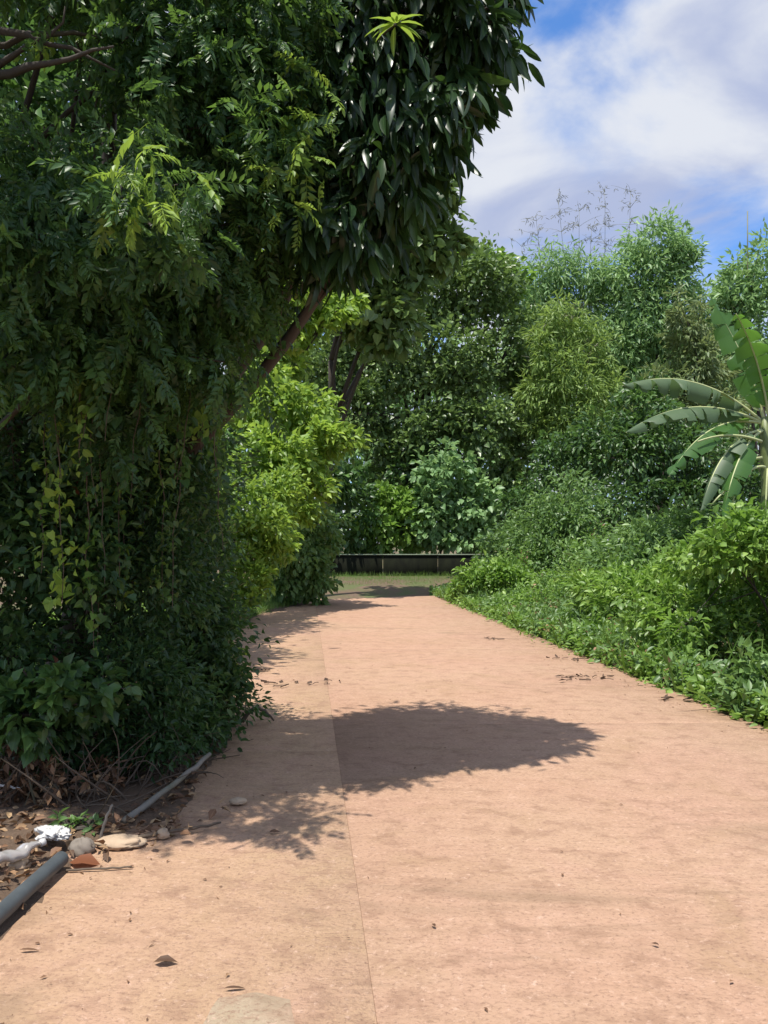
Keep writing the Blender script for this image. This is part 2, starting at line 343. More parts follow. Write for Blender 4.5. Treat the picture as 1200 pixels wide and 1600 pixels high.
def B(px, py, y, rpx, rpy, rd=None):      # an ellipsoid of a crown
    c = at(px, py, y); rx = rpx / F * y; rz = rpy / F * y
    return (c, np.array([rx, rx if rd is None else rd, rz]))
def crown_points(rng, blobs, n, nsub, sub_r=0.3, inner=0.25, droop=0.3, outw=0.7, rnd=0.6, shell=0.55):
    """leaf positions and directions, gathered in twig clumps inside the given ellipsoids"""
    vol = np.array([np.prod(b[1]) ** (2/3) for b in blobs]); w_ = vol / vol.sum()
    P, D, T, SUB = [], [], [], []
    for (c, r), q in zip(blobs, w_):
        ns = max(4, int(nsub * q)); k = max(20, int(n * q))
        dr = nrm(rng.normal(size=(ns, 3))); sub = c + dr * r * (shell + (1 - shell) * rng.random((ns, 1))) * np.where(rng.random((ns, 1)) < .16, rng.uniform(1.1, 1.4, (ns, 1)), 1.0)
        sr = sub_r * r.mean() * (0.6 + 0.8 * rng.random(ns)); tt = rng.normal(0, 0.2, ns)
        ki = int(k * inner); idx = rng.integers(0, ns, k - ki)
        off = rng.normal(size=(k - ki, 3)) * 0.5
        p1 = sub[idx] + off * sr[idx][:, None] * np.array([1, 1, 0.75])
        d1 = nrm(p1 - c) * outw + nrm(off) * 0.6 + rng.normal(size=p1.shape) * rnd * 0.6; d1[:, 2] -= droop
        p2 = c + nrm(rng.normal(size=(ki, 3))) * r * rng.random((ki, 1)) ** 0.5 * 0.95
        d2 = rng.normal(size=p2.shape); d2[:, 2] -= droop
        P += [p1, p2]; D += [d1, d2]; T += [0.45 + tt[idx] + rng.normal(0, 0.22, k - ki), 0.4 + rng.normal(0, 0.22, ki)]
        SUB.append((c, sub, sr))
    P = np.concatenate(P); D = np.concatenate(D); T = np.concatenate(T)
    U = np.tile([0, 0, 1.0], (len(P), 1)) + rng.normal(size=P.shape) * 0.65
    return P, D, U, T, SUB
def wood(rng, base, top, r0, SUB, root, mat, bend=0.15, twigs=5, twr=0.012):
    """tapered trunk, a limb into every lobe of the crown and twigs into its clumps"""
    base = np.asarray(base, float); top = np.asarray(top, float); n = 9
    L_ = np.linalg.norm(top - base); mid = (base + top) / 2 + rng.normal(size=3) * np.array([1, 1, 0]) * L_ * bend
    tr = bez(base - [0, 0, 0.15], mid, top, n); tr[1:-1] += rng.normal(size=(n - 2, 3)) * 0.02 * L_ * 0.3
    mb = MB(); rad = r0 * np.linspace(1, 0.5, n); rad[0] *= 1.45; mb.tube(tr, rad, 9, True, 0.05, rng)
    mb.build('trunk', mat, root, base, True)
    for c, sub, sr in SUB:
        i = rng.integers(n // 2, n); a = tr[i]; l = MB(); m2 = (a + c) / 2 + rng.normal(size=3) * 0.12 * np.linalg.norm(c - a) + [0, 0, 0.1 * np.linalg.norm(c - a)]
        l.tube(bez(a, m2, c, 8), r0 * np.linspace(0.42, 0.12, 8), 6, True, 0.05, rng)
        for s in sub[rng.permutation(len(sub))[:twigs]]:
            b = m2 * 0.35 + c * 0.65; l.tube(bez(b, (b + s) / 2 + rng.normal(size=3) * 0.06, s, 5), np.linspace(twr * 1.6, twr * 0.5, 5), 4, False)
        l.build('limb', mat, root, base, True)
def plant(name, label, cat, base, rng, blobs, n, nsub, tpl, size, mat, top=None, r0=0.05, wmat=None, parts=0, group=None, cname='crown', jit=0.3, bend=0.15, twigs=5, twr=0.008, tshift=0.0, clear=None, **kw):
    base = np.asarray(base, float); root = thing(name, label, cat, base, group)
    P, D, U, T, SUB = crown_points(rng, blobs, n, nsub, **kw)
    if clear is not None: k = clear(P); P, D, U, T = P[k], D[k], U[k], T[k]
    k = P[:, 2] > gz(P[:, 0], P[:, 1]) + 0.02; P, D, U, T = P[k], D[k], U[k], T[k]
    Sz = size * (1 + jit * rng.uniform(-1, 1, len(P))); T = T + tshift
    sel = np.zeros(len(P), bool)
    if parts:                              # the leaves that show largest: in the frame, nearest the lens, on the outside
        px = P[:, 0] / P[:, 1] * F + 600; py = HOR - (P[:, 2] - EYE) / P[:, 1] * F
        c0 = np.mean([b[0] for b in blobs], 0); e = np.abs(px - (c0[0] / c0[1] * F + 600)) / 400
        score = P[:, 1] - 0.5 * e + rng.random(len(P)) * 0.5 + 50 * ((px < 5) | (px > 1195) | (py < 5) | (py > 1595)); sel[np.argsort(score)[:parts]] = True
    cr = obj(cname, leaves_mesh(cname, tpl, P[~sel], D[~sel], U[~sel], Sz[~sel], T[~sel], mat, base), root); cr['kind'] = 'stuff'
    if parts: leaf_objs(tpl, mat, cr, P[sel], D[sel], U[sel], Sz[sel], T[sel], base)
    if top is not None: wood(rng, base, top, r0, SUB, root, wmat or M['bark'], bend, twigs, twr)
    return root, cr, SUB

# ------------------------------------------------------------------ the ground
def xr(y): return 3.09 - 0.1086 * (y - 6.23)       # right and left edge of the road
def xl(y): return -1.55 - 0.1 * (y - 3.4)
def xj(y): return 0.22 - 0.1 * y           # the long joint
def gz(x, y):
    x = np.asarray(x, float); y = np.asarray(y, float); yy = np.minimum(y, 34)
    road = -0.12 - 0.16 * sstep(20, 22.5, y) * (1 - sstep(23, 27, y)) + 0.17 * sstep(24, 30, y)
    dr = x - xr(yy); dl = xl(yy) - x
    far = sstep(20, 25, y)
    right = -0.07 + 0.55 * sstep(0.2, 5, dr) + 0.18 * (fbm(x * 0.7, y * 0.7, 3) - 0.45) * sstep(0, 1, dr)
    left = -0.06 + 0.35 * sstep(0.3, 4, dl) + 0.2 * (fbm(x * 0.7, y * 0.7, 9) - 0.45) * sstep(0.2, 1.2, dl)
    z = np.where(dr > 0, right, np.where(dl > 0, left, road))
    z = z * (1 - far) + far * (road + 0.25 * sstep(2, 8, np.maximum(dr, dl)))
    return z
def axis(lo, hi, fine0, fine1, step, grow=1.25):
    a = list(np.arange(fine0, fine1 + 1e-6, step)); s = step
    while a[-1] < hi: s *= grow; a.append(a[-1] + s)
    s = step; b = []; p = fine0
    while p > lo: s *= grow; p -= s; b.append(p)
    return np.array(b[::-1] + a)
gx = axis(-500, 500, -5, 9, 0.16); gy = axis(-300, 900, 1, 36, 0.2)
GX, GY = np.meshgrid(gx, gy); GZ = gz(GX, GY); nx, ny = len(gx), len(gy)
ii = (np.arange(ny - 1)[:, None] * nx + np.arange(nx - 1)[None]).ravel()
fl = np.stack([ii, ii + 1, ii + nx + 1, ii + nx], 1)
go = obj('ground', mesh_np('ground', np.stack([GX, GY, GZ], -1).reshape(-1, 3), np.full(len(fl), 4), fl.ravel(), M['ground'], smooth=True)); go['kind'] = 'structure'

# ------------------------------------------------------------------ the concrete road, slab by slab
road = bpy.data.objects.new('road', None); link(road); road['kind'] = 'structure'
rng = np.random.default_rng(5)
def slab(fa, fb, y0, y1, mat, dz, skew=0.0):
    g_ = 0.0005; n = max(6, int((y1 - y0) / 0.12)); ys = np.linspace(y0 + g_, y1 - g_, n)
    ea = np.array([fa(y) + g_ for y in ys]); eb = np.array([fb(y) - g_ for y in ys])
    ea = ea + 0.012 * (fbm(ys * 3, ys * 0 + 1.3, 4) - .5) * (0 if fa is xj else 1); eb = eb + 0.03 * (fbm(ys * 2.2, ys * 0 + 7.7, 6) - .5) * (0 if fb is xj else 1)
    b = 0.0012; V = []
    yl = ys + skew * 0; sk = lambda x: skew * (x - ea[0])
    for i, y in enumerate(ys):
        e = b if i in (0, n - 1) else 0; yb = y + (b if i == 0 else -b if i == n - 1 else 0)
        V += [(ea[i], y, -0.22), (ea[i], y, dz - b), (ea[i] + b, yb, dz), (eb[i] - b, yb, dz), (eb[i], y, dz - b), (eb[i], y, -0.22)]
    V = np.array(V); V[:, 1] += (skew + (.42 * sstep(17.5, 20.2, V[:, 1]) if y1 > 20 else 0)) * (V[:, 0] - xj(V[:, 1]))
    fs = []
    for i in range(n - 1):
        for k in range(5): fs.append((i*6+k, i*6+k+1, (i+1)*6+k+1, (i+1)*6+k))
    fs += [(0,5,4,1), (1,4,3,2), ((n-1)*6, (n-1)*6+1, (n-1)*6+4, (n-1)*6+5), ((n-1)*6+1, (n-1)*6+2, (n-1)*6+3, (n-1)*6+4)]
    fs = [f[::-1] for f in fs]
    mb = MB(); mb.add(V, fs); mb.build('concrete_slab', mat, road)
for y0, y1 in ((-4, 1.3), (1.3, 5.55), (5.55, 9.9), (9.9, 14.4), (14.4, 20.2)): slab(xl, xj, y0, y1, M['road_l'], rng.uniform(-0.002, 0.0), 0.02)
for y0, y1 in ((-4, 2.0), (2.0, 6.35), (6.35, 10.8), (10.8, 15.4), (15.4, 20.2)): slab(xj, xr, y0, y1, M['road_r'], rng.uniform(-0.001, 0.001), 0.02)
# a pale trowelled cement patch near the camera
th = np.linspace(0, 2 * math.pi, 40, endpoint=False); c = on_ground(385, 1610)
pr = 1 + 0.16 * np.sign(np.cos(2*th)) * 0 + 0.22 * (fbm(np.cos(th) * 2 + 5, np.sin(th) * 2 + 5, 8) - .5)
sq = 1 / np.maximum(np.abs(np.cos(th)), np.abs(np.sin(th))) ** 0.6
V = np.stack([c[0] + 0.14 * np.cos(th) * pr * sq, c[1] + 0.19 * np.sin(th) * pr * sq, np.full(40, 0.0035)], 1)
mb = MB(); mb.add(V, [tuple(range(40))]); mb.build('cement_patch', M['patch'], road)

# soil and litter creeping over the left edge of the slabs
vs = np.arange(1.5, 21.5, 0.05); us = np.concatenate([np.arange(-1.2, 0.7, 0.04), np.arange(0.7, 3.5, 0.25)])
UU, VV = np.meshgrid(us, vs); reach = 0.10 + 0.48 * sstep(3.6, 4.4, VV) * (1 - sstep(7.5, 10, VV)) + 0.4 * (fbm(VV * 1.3, VV * 0 + 3.3, 12) - 0.45) + 1.5 * sstep(13.8, 20.5, VV)**1.3
SX = xl(VV) - UU; h = 0.05 * sstep(-reach, -reach + 0.5, UU) + 0.02 * (fbm(SX * 5, VV * 5, 21) - 0.5)
SZ = np.where(UU < -reach - 0.02, -0.03, h - 0.004)
SZ = np.maximum(SZ, np.where(UU > 0.5, gz(SX, VV) + 0.015, -1))
nx, ny = len(us), len(vs); ii = (np.arange(ny - 1)[:, None] * nx + np.arange(nx - 1)[None]).ravel()
fl = np.stack([ii, ii + nx, ii + nx + 1, ii + 1], 1)
vg = obj('verge', mesh_np('verge', np.stack([SX, VV, SZ], -1).reshape(-1, 3), np.full(len(fl), 4), fl.ravel(), M['soil'], smooth=True)); vg['kind'] = 'structure'

# ------------------------------------------------------------------ low wall at the end of the road
wy = 33.0; a = at(512, 897, wy); b = at(776, 897, wy)
wall = thing('boundary_wall', 'low dark mossy concrete wall with pale coping at the road end', 'wall', ((a[0]+b[0])/2, wy, 0))
def wall_mat():
    m, t, o = newmat('mossy_concrete'); g = G(t); c = g.n('TexCoord').outputs['Object']
    n1 = g.noise(c, 2.2, 6, 0.65, 0.4, (1, 1, 0.4)); n2 = g.noise(c, 14, 5, 0.7)
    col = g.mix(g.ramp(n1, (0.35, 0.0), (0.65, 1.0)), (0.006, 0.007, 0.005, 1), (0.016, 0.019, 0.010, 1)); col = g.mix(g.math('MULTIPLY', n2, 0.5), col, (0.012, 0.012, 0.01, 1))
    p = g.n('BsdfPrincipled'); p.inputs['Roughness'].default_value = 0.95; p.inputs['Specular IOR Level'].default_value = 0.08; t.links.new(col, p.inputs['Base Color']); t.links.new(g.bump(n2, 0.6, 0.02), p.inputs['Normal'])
    t.links.new(p.outputs[0], o.inputs[0]); return m
M['wall'] = wall_mat(); M['coping'] = plain('weathered_coping', (0.20, 0.24, 0.17), 0.9, 0.3, 6)
base = np.array([(a[0]+b[0])/2, wy, 0]); xs = np.linspace(a[0], b[0] + 2.2, 5)
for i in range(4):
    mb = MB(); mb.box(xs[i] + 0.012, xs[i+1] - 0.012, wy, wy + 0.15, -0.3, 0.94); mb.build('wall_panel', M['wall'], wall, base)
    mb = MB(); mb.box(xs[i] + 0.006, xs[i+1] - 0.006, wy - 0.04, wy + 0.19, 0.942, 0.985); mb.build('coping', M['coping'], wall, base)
# ------------------------------------------------------------------ left foreground trees
R = lambda s: np.random.default_rng(s)
mango_blobs = [B(712, -70, 4.8, 62, 55, .28), B(788, -14, 4.6, 34, 14, .08), B(748, 25, 4.7, 64, 60, .32), B(716, 100, 4.6, 62, 58, .32), B(702, 165, 4.5, 58, 46, .3), B(645, 215, 4.5, 66, 60, .4), B(600, 290, 4.4, 54, 66, .4), B(560, 360, 4.4, 46, 52, .35), B(505, 400, 4.5, 34, 42, .3),
               B(540, 270, 4.7, 70, 90, .5), B(560, 120, 4.7, 95, 110, .6), B(640, 40, 4.7, 100, 80, .6), B(600, -150, 4.9, 130, 80, .4), B(480, -60, 5.0, 120, 120, .7), B(420, 150, 5.1, 120, 150, .6), (np.array([-1.1, 4.6, 5.9]), np.array([.6, .5, .35]))]  # the last lobe is above the frame, added to cast shade
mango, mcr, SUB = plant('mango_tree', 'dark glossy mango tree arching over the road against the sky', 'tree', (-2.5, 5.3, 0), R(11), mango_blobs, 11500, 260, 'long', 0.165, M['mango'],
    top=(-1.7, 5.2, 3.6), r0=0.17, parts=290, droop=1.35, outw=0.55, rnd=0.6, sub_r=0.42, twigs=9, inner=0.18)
# the sunlit whorl of young leaves
wc = at(618, 38, 4.05); k = 15; r_ = R(3); th = np.linspace(0, 2*math.pi, k, endpoint=False)
D = np.stack([np.cos(th), 0.7*np.sin(th) - 0.35, r_.uniform(-0.5, 0.5, k)], 1)
leaf_objs('long', M['lime'], mcr, np.tile(wc, (k, 1)) + nrm(D) * 0.01, D, np.tile([0, -0.4, 1.0], (k, 1)), r_.uniform(0.12, 0.16, k), r_.uniform(0.3, 0.7, k), np.array([-2.5, 5.3, 0]))
tw = MB(); tw.tube(bez(wc, at(590, 60, 4.2), at(560, 90, 4.6), 6), np.linspace(.006, .012, 6), 5); tw.build('limb', M['bark'], mango, np.array([-2.5, 5.3, 0]), True)

fe = [B(235, 310, 3.3, 62, 72, .16), B(110, 330, 3.65, 115, 140, .25), B(0, 280, 3.9, 110, 100, .3), B(330, 190, 4.1, 105, 130, .35), B(415, 130, 4.3, 85, 110, .35), B(445, 260, 4.3, 50, 110, .25), B(280, 60, 4.1, 160, 100, .4),
      B(420, 20, 4.3, 100, 80, .4), B(335, 360, 4.2, 85, 120, .35), B(395, 390, 4.4, 55, 100, .3), B(190, 480, 4.1, 130, 110, .35), B(320, 520, 4.5, 65, 110, .3), B(50, 480, 4.0, 110, 120, .35), B(130, -90, 4.2, 160, 90, .4),
      (np.array([-1.3, 3.75, 5.3]), np.array([.5, .3, .3])), (np.array([-2.35, 3.35, 4.7]), np.array([.75, .38, .35])), (np.array([-1.75, 2.9, 4.65]), np.array([.55, .2, .25])), (np.array([-2.1, 4.0, 5.6]), np.array([.8, .5, .4])), (np.array([-3.0, 3.5, 5.0]), np.array([.7, .6, .5])), B(215, 600, 4.5, 120, 70, .3)]  # lobes with explicit centres are out of view, added to shade hedge and road edge
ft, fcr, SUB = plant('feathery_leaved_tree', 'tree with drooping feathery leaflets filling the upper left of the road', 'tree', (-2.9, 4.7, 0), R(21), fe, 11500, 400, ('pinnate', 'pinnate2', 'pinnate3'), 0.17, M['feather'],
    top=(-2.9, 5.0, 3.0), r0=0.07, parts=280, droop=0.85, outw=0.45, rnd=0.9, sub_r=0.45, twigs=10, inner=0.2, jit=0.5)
# light-green frond tuft and drooping ends by the mango; lime colour stands for sunlight
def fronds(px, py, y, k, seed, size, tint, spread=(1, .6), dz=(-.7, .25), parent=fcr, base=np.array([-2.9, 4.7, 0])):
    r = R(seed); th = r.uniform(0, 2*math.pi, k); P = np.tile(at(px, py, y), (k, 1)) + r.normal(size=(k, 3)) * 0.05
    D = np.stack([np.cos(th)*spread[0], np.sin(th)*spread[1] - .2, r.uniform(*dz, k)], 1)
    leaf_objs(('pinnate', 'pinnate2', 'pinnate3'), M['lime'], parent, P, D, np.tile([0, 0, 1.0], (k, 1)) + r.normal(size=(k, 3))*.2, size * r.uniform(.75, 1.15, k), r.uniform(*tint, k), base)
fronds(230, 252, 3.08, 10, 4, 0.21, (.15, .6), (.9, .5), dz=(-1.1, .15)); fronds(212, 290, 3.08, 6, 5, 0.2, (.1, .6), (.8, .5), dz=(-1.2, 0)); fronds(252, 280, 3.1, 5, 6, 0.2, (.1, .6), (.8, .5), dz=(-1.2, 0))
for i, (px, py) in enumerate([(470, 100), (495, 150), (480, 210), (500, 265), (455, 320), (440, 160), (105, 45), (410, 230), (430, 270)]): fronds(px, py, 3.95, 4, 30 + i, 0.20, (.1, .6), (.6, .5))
# old grey limbs at the top left corner
for i, (p0, p1, p2, r) in enumerate([(at(-160, 120, 4.3), at(20, 140, 3.6), at(170, 70, 3.6), .04), (at(-200, 20, 4.3), at(0, 20, 3.6), at(180, 110, 3.7), .035), (at(-150, 170, 4.2), at(20, 120, 3.6), at(110, 20, 3.7), .03), (at(-180, 70, 4.3), at(60, 80, 3.65), at(200, 30, 3.9), .026)]):
    l = MB(); l.tube(bez(p0, p1, p2, 12) + R(50 + i).normal(size=(12, 3)) * .012, np.linspace(r, r * .12, 12), 7, True, .06, R(60 + i)); l.build('limb', M['bark'], ft, np.array([-2.9, 4.7, 0]), True)

# dense dark trees filling in behind, left of the road
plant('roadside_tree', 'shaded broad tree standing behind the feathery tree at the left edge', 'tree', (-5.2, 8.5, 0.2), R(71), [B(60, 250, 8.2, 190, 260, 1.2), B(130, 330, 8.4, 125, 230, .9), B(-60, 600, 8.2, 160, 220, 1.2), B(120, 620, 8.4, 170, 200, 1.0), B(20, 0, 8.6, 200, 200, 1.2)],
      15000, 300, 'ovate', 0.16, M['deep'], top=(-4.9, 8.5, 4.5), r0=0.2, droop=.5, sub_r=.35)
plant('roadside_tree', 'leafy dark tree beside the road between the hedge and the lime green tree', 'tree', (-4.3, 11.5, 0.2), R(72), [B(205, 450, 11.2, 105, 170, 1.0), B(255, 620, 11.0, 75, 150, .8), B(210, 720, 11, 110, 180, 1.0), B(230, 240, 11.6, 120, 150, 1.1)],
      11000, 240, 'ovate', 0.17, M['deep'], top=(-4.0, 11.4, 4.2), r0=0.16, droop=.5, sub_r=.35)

# hedge of shrubs and vines along the left edge
hedge = [
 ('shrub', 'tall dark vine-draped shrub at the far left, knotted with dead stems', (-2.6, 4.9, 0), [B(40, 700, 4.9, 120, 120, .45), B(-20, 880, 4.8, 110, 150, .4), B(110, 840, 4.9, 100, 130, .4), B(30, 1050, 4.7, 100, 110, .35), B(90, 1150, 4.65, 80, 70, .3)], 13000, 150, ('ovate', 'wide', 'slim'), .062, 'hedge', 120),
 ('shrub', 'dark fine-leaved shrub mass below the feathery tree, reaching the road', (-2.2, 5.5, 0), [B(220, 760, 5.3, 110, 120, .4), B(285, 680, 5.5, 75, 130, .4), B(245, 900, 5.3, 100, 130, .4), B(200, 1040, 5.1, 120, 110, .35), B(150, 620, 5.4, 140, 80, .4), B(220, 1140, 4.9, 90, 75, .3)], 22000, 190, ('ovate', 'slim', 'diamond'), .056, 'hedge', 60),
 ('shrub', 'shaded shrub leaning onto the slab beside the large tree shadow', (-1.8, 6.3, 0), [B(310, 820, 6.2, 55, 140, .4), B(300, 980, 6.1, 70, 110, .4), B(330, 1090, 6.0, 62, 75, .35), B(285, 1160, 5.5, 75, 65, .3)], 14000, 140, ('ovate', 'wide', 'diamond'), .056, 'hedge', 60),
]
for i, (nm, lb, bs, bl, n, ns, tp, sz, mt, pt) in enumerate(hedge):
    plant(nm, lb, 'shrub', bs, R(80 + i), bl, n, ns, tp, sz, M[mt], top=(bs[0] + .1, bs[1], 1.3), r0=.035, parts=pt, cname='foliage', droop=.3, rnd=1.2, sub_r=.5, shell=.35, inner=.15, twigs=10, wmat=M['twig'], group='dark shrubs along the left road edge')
plant('weed_bush', 'small sunlit sprig of yellow-green leaves poking from the dark hedge onto the road', 'shrub', (-1.75, 7.0, 0), R(88), [B(352, 1045, 6.6, 28, 38, .12)], 220, 16, 'ovate', .07, M['lime'], top=at(350, 1080, 6.7), r0=.012, parts=60, cname='foliage', droop=.3)
plant('weed_bush', 'low leafy weed with pale blotched leaves at the bottom left of the hedge', 'shrub', (-2.25, 4.5, 0), R(89), [B(40, 1110, 4.3, 80, 55, .2), B(120, 1080, 4.35, 60, 50, .2)], 700, 40, 'wide', .085, M['deep'], top=at(60, 1180, 4.55), r0=.012, parts=90, cname='foliage', droop=.3)

vc = thing('vine_curtain', 'curtain of thin hanging vines draped down the left roadside foliage', 'vine', (-1.9, 4.4, 0))
rv = R(95); vb = np.array([-1.9, 4.4, 0])
for i in range(46):
    px = rv.uniform(0, 480); top_y = rv.uniform(120, 480); bot = rv.uniform(560, 1080) if px < 350 else rv.uniform(330, 560); y = 3.75 + .9 * px / 480 + rv.uniform(0, .35)
    if bot > 800: y += .45
    a_, b_ = at(px, top_y, y), at(px + rv.normal(0, 14), bot, y + rv.uniform(-.1, .2)); C = bez(a_, (a_ + b_) / 2 + rv.normal(size=3) * .07, b_, 14); C[1:-1] += rv.normal(size=(12, 3)) * .012
    mb = MB(); mb.tube(C, np.linspace(.006, .002, 14), 4, False); st = mb.build('vine_strand', M['twig'], vc, vb, True)
    k = int(30 + 60 * np.linalg.norm(a_ - b_)); t_ = rv.random(k) * 13; i0 = np.minimum(t_.astype(int), 12); P = C[i0] + (t_ - i0)[:, None] * (C[i0 + 1] - C[i0]) + rv.normal(size=(k, 3)) * .035
    D = rv.normal(size=(k, 3)); D[:, 2] -= .8; lf = obj('foliage', leaves_mesh('foliage', ('ovate', 'wide', 'slim') if i % 3 else ('heart', 'ovate'), P, D, np.tile([0, -.4, 1.0], (k, 1)) + rv.normal(size=(k, 3)) * .6, rv.uniform(.03, .075, k), .45 + rv.normal(0, .25) + rv.normal(0, .15, k), M[('feather', 'hedge', 'verge', 'feather', 'lime')[i % 5]], vb), st); lf['kind'] = 'stuff'

# tall lime green trees and bushes on the left, half way down the road
plant('lime_tree', 'sunlit lime green tree on the left, half way down the road', 'tree', (-4.2, 20.2, 0), R(91), [B(460, 490, 19.3, 78, 62, .9), B(530, 480, 19.3, 36, 40, .5), B(410, 560, 19.5, 60, 80, .9), B(395, 450, 19.8, 60, 80, 1.0)],
      5200, 130, ('ovate', 'wide'), .21, M['lime'], top=(-3.6, 20, 5.5), r0=.13, droop=.45, tshift=0.05, sub_r=.32, rnd=1.0, shell=.4, inner=.12)
plant('lime_tree', 'spreading yellow-green tree with arching boughs left of the far road end', 'tree', (-3.0, 18.4, 0), R(92), [B(450, 640, 17.6, 80, 45, .8), B(500, 690, 17.0, 58, 34, .6), B(420, 715, 16.7, 75, 50, .8), B(470, 770, 16.6, 58, 50, .7), B(400, 600, 18.0, 50, 40, .7)],
      7800, 170, ('ovate', 'wide', 'ovate'), .17, M['lime'], top=(-2.7, 18.0, 2.6), r0=.1, droop=.4, sub_r=.3, tshift=-0.08, rnd=1.0, shell=.4, inner=.12)
plant('roadside_bush', 'rounded bright bush by the road, below the spreading yellow-green tree', 'shrub', (-3.1, 14.6, 0), R(93), [B(405, 815, 14.6, 40, 45, .5), B(370, 870, 14.6, 45, 60, .5), B(390, 915, 14.4, 38, 35, .4), B(345, 800, 14.9, 45, 60, .5), B(430, 770, 15.4, 45, 50, .6), B(430, 850, 15.0, 35, 45, .4)],
      6200, 150, 'ovate', .13, M['lime'], top=(-3.0, 14.6, 1.2), r0=.04, cname='foliage', droop=.35, sub_r=.32, tshift=-0.05, rnd=1.0, shell=.4, inner=.12)
plant('roadside_bush', 'darker drooping bush hanging to the ground at the far left road corner', 'shrub', (-2.4, 18.8, 0), R(94), [B(460, 860, 18.3, 45, 50, .7), B(490, 900, 18.6, 38, 40, .6), B(500, 830, 18.8, 34, 50, .6), B(440, 900, 18.2, 35, 38, .5)],
      4200, 110, ('ovate', 'wide'), .15, M['verge2'], top=(-2.3, 18.8, 1.4), r0=.05, cname='foliage', droop=.6, sub_r=.32)

# ------------------------------------------------------------------ trees behind the wall
plant('round_leaved_tree', 'tree of broad rounded leaves just behind the mango crown, beside the sky', 'tree', (-2.6, 24, 0), R(101), [B(655, 330, 22, 45, 60, 1.2), B(690, 300, 22, 22, 35, .6), B(620, 400, 22.3, 60, 55, 1.2), B(560, 440, 22.6, 60, 60, 1.4), B(700, 390, 22.2, 30, 30, .8), B(600, 500, 22.6, 60, 50, 1.3)],
      5000, 150, 'heart', .27, M['grey'], top=(-1.6, 23.4, 7), r0=.2, droop=.5, rnd=1.1, sub_r=.36, shell=.4, inner=.12, twr=.015)
plant('broad_tree', 'big grey-green tree behind the low wall, centre of the view', 'tree', (1.2, 39, 0), R(102), [B(690, 470, 38, 80, 65, 2.0), B(760, 450, 38, 65, 50, 1.8), B(620, 560, 37, 70, 70, 1.8), B(720, 570, 36.5, 75, 60, 1.8), B(800, 540, 38, 45, 70, 1.6), B(570, 660, 37, 55, 70, 1.6), B(655, 680, 36.5, 65, 55, 1.6), B(750, 660, 36.5, 65, 60, 1.6), B(815, 660, 38, 40, 70, 1.4), B(560, 540, 38, 50, 80, 1.6), B(500, 560, 37, 55, 80, 1.6), B(490, 670, 36, 50, 60, 1.5), B(640, 400, 38.5, 60, 50, 1.6), B(850, 600, 39, 40, 60, 1.4), B(790, 760, 37.5, 50, 60, 1.4), B(610, 760, 37.5, 70, 60, 1.4)],
      34000, 480, ('heart', 'ovate', 'wide'), .25, M['grey'], top=(1.8, 38.5, 7), r0=.35, droop=.35, rnd=1.2, sub_r=.36, shell=.4, inner=.12, twr=.02, twigs=9)
plant('broad_tree', 'small bright green crown rising above the grey-green tree at the sky edge', 'tree', (4.2, 41.5, 0), R(103), [B(755, 415, 40, 40, 30, 1.2), B(790, 440, 40, 35, 35, 1.2), B(720, 425, 40, 30, 30, 1.0)],
      2600, 70, 'wide', .32, M['verge'], top=(4.7, 41, 12), r0=.2, droop=.5, twr=.02)
plant('understorey_bush', 'fresh green leafy bush just behind the low wall, left of centre', 'shrub', (-.2, 34.4, 0), R(104), [B(580, 840, 34.4, 40, 30, .8), B(630, 825, 34.6, 45, 35, .8), B(610, 790, 35, 35, 40, .8)], 2000, 70, 'wide', .3, M['verge'], top=(-.1, 34.5, 1.5), r0=.05, cname='foliage', droop=.4)
plant('understorey_bush', 'pale layered bush behind the wall under the grey-green tree', 'shrub', (2.6, 35, 0), R(105), [B(700, 740, 34.5, 55, 30, .9), B(680, 800, 34.6, 45, 45, .9), B(740, 790, 34.6, 50, 45, .9), B(720, 845, 34.4, 60, 22, .6)], 3600, 110, 'wide', .3, M['pale'], top=(2.6, 35, 2), r0=.06, cname='foliage', droop=.4, tshift=-.15)
plant('understorey_bush', 'dark bush filling the shade behind the left end of the wall', 'shrub', (-1.6, 35, 0), R(106), [B(545, 800, 34, 40, 70, 1.0), B(520, 740, 33, 45, 60, 1.0), B(640, 740, 36.5, 60, 60, 1), B(780, 810, 36.5, 45, 60, 1)], 3600, 90, 'wide', .28, M['deep'], top=(-1.6, 35, 2.4), r0=.08, cname='foliage', droop=.4)

# ------------------------------------------------------------------ right background: bamboo and pale trees
def culms(root, base, tips, seed, r0=.035):
    for i, (px, py, y, lean) in enumerate(tips):
        r = R(seed + i); tip = at(px, py, y); b = base + r.normal(size=3) * [.4, .4, 0]; mid = b * .35 + tip * .65 + np.array([-lean, 0, 1.0])
        P = bez(b, mid, tip, 16); mb = MB(); mb.tube(P, np.linspace(r0, .008, 16), 5)
        for q in range(9, 16):
            for s in range(6):
                e = P[q] + np.array([r.normal(0, .55), r.normal(0, .4), r.uniform(-.15, .55)]); mid2 = (P[q] + e)/2 + [r.normal(0, .08), 0, .16]; mb.tube(bez(P[q], mid2, e, 5), np.linspace(.011, .004, 5), 3, False)
                for _ in range(3): a2 = P[q] * .3 + e * .7 + r.normal(size=3) * .08; mb.tube(bez(a2, a2 + r.normal(size=3) * .06, a2 + r.normal(size=3) * [.14, .1, .1] + [0, 0, -.1], 3), np.array([.012, .018, .004]), 3, False)
        mb.build('culm', M['culm'], root, base, True)
b1 = np.array([9.0, 37, 0])
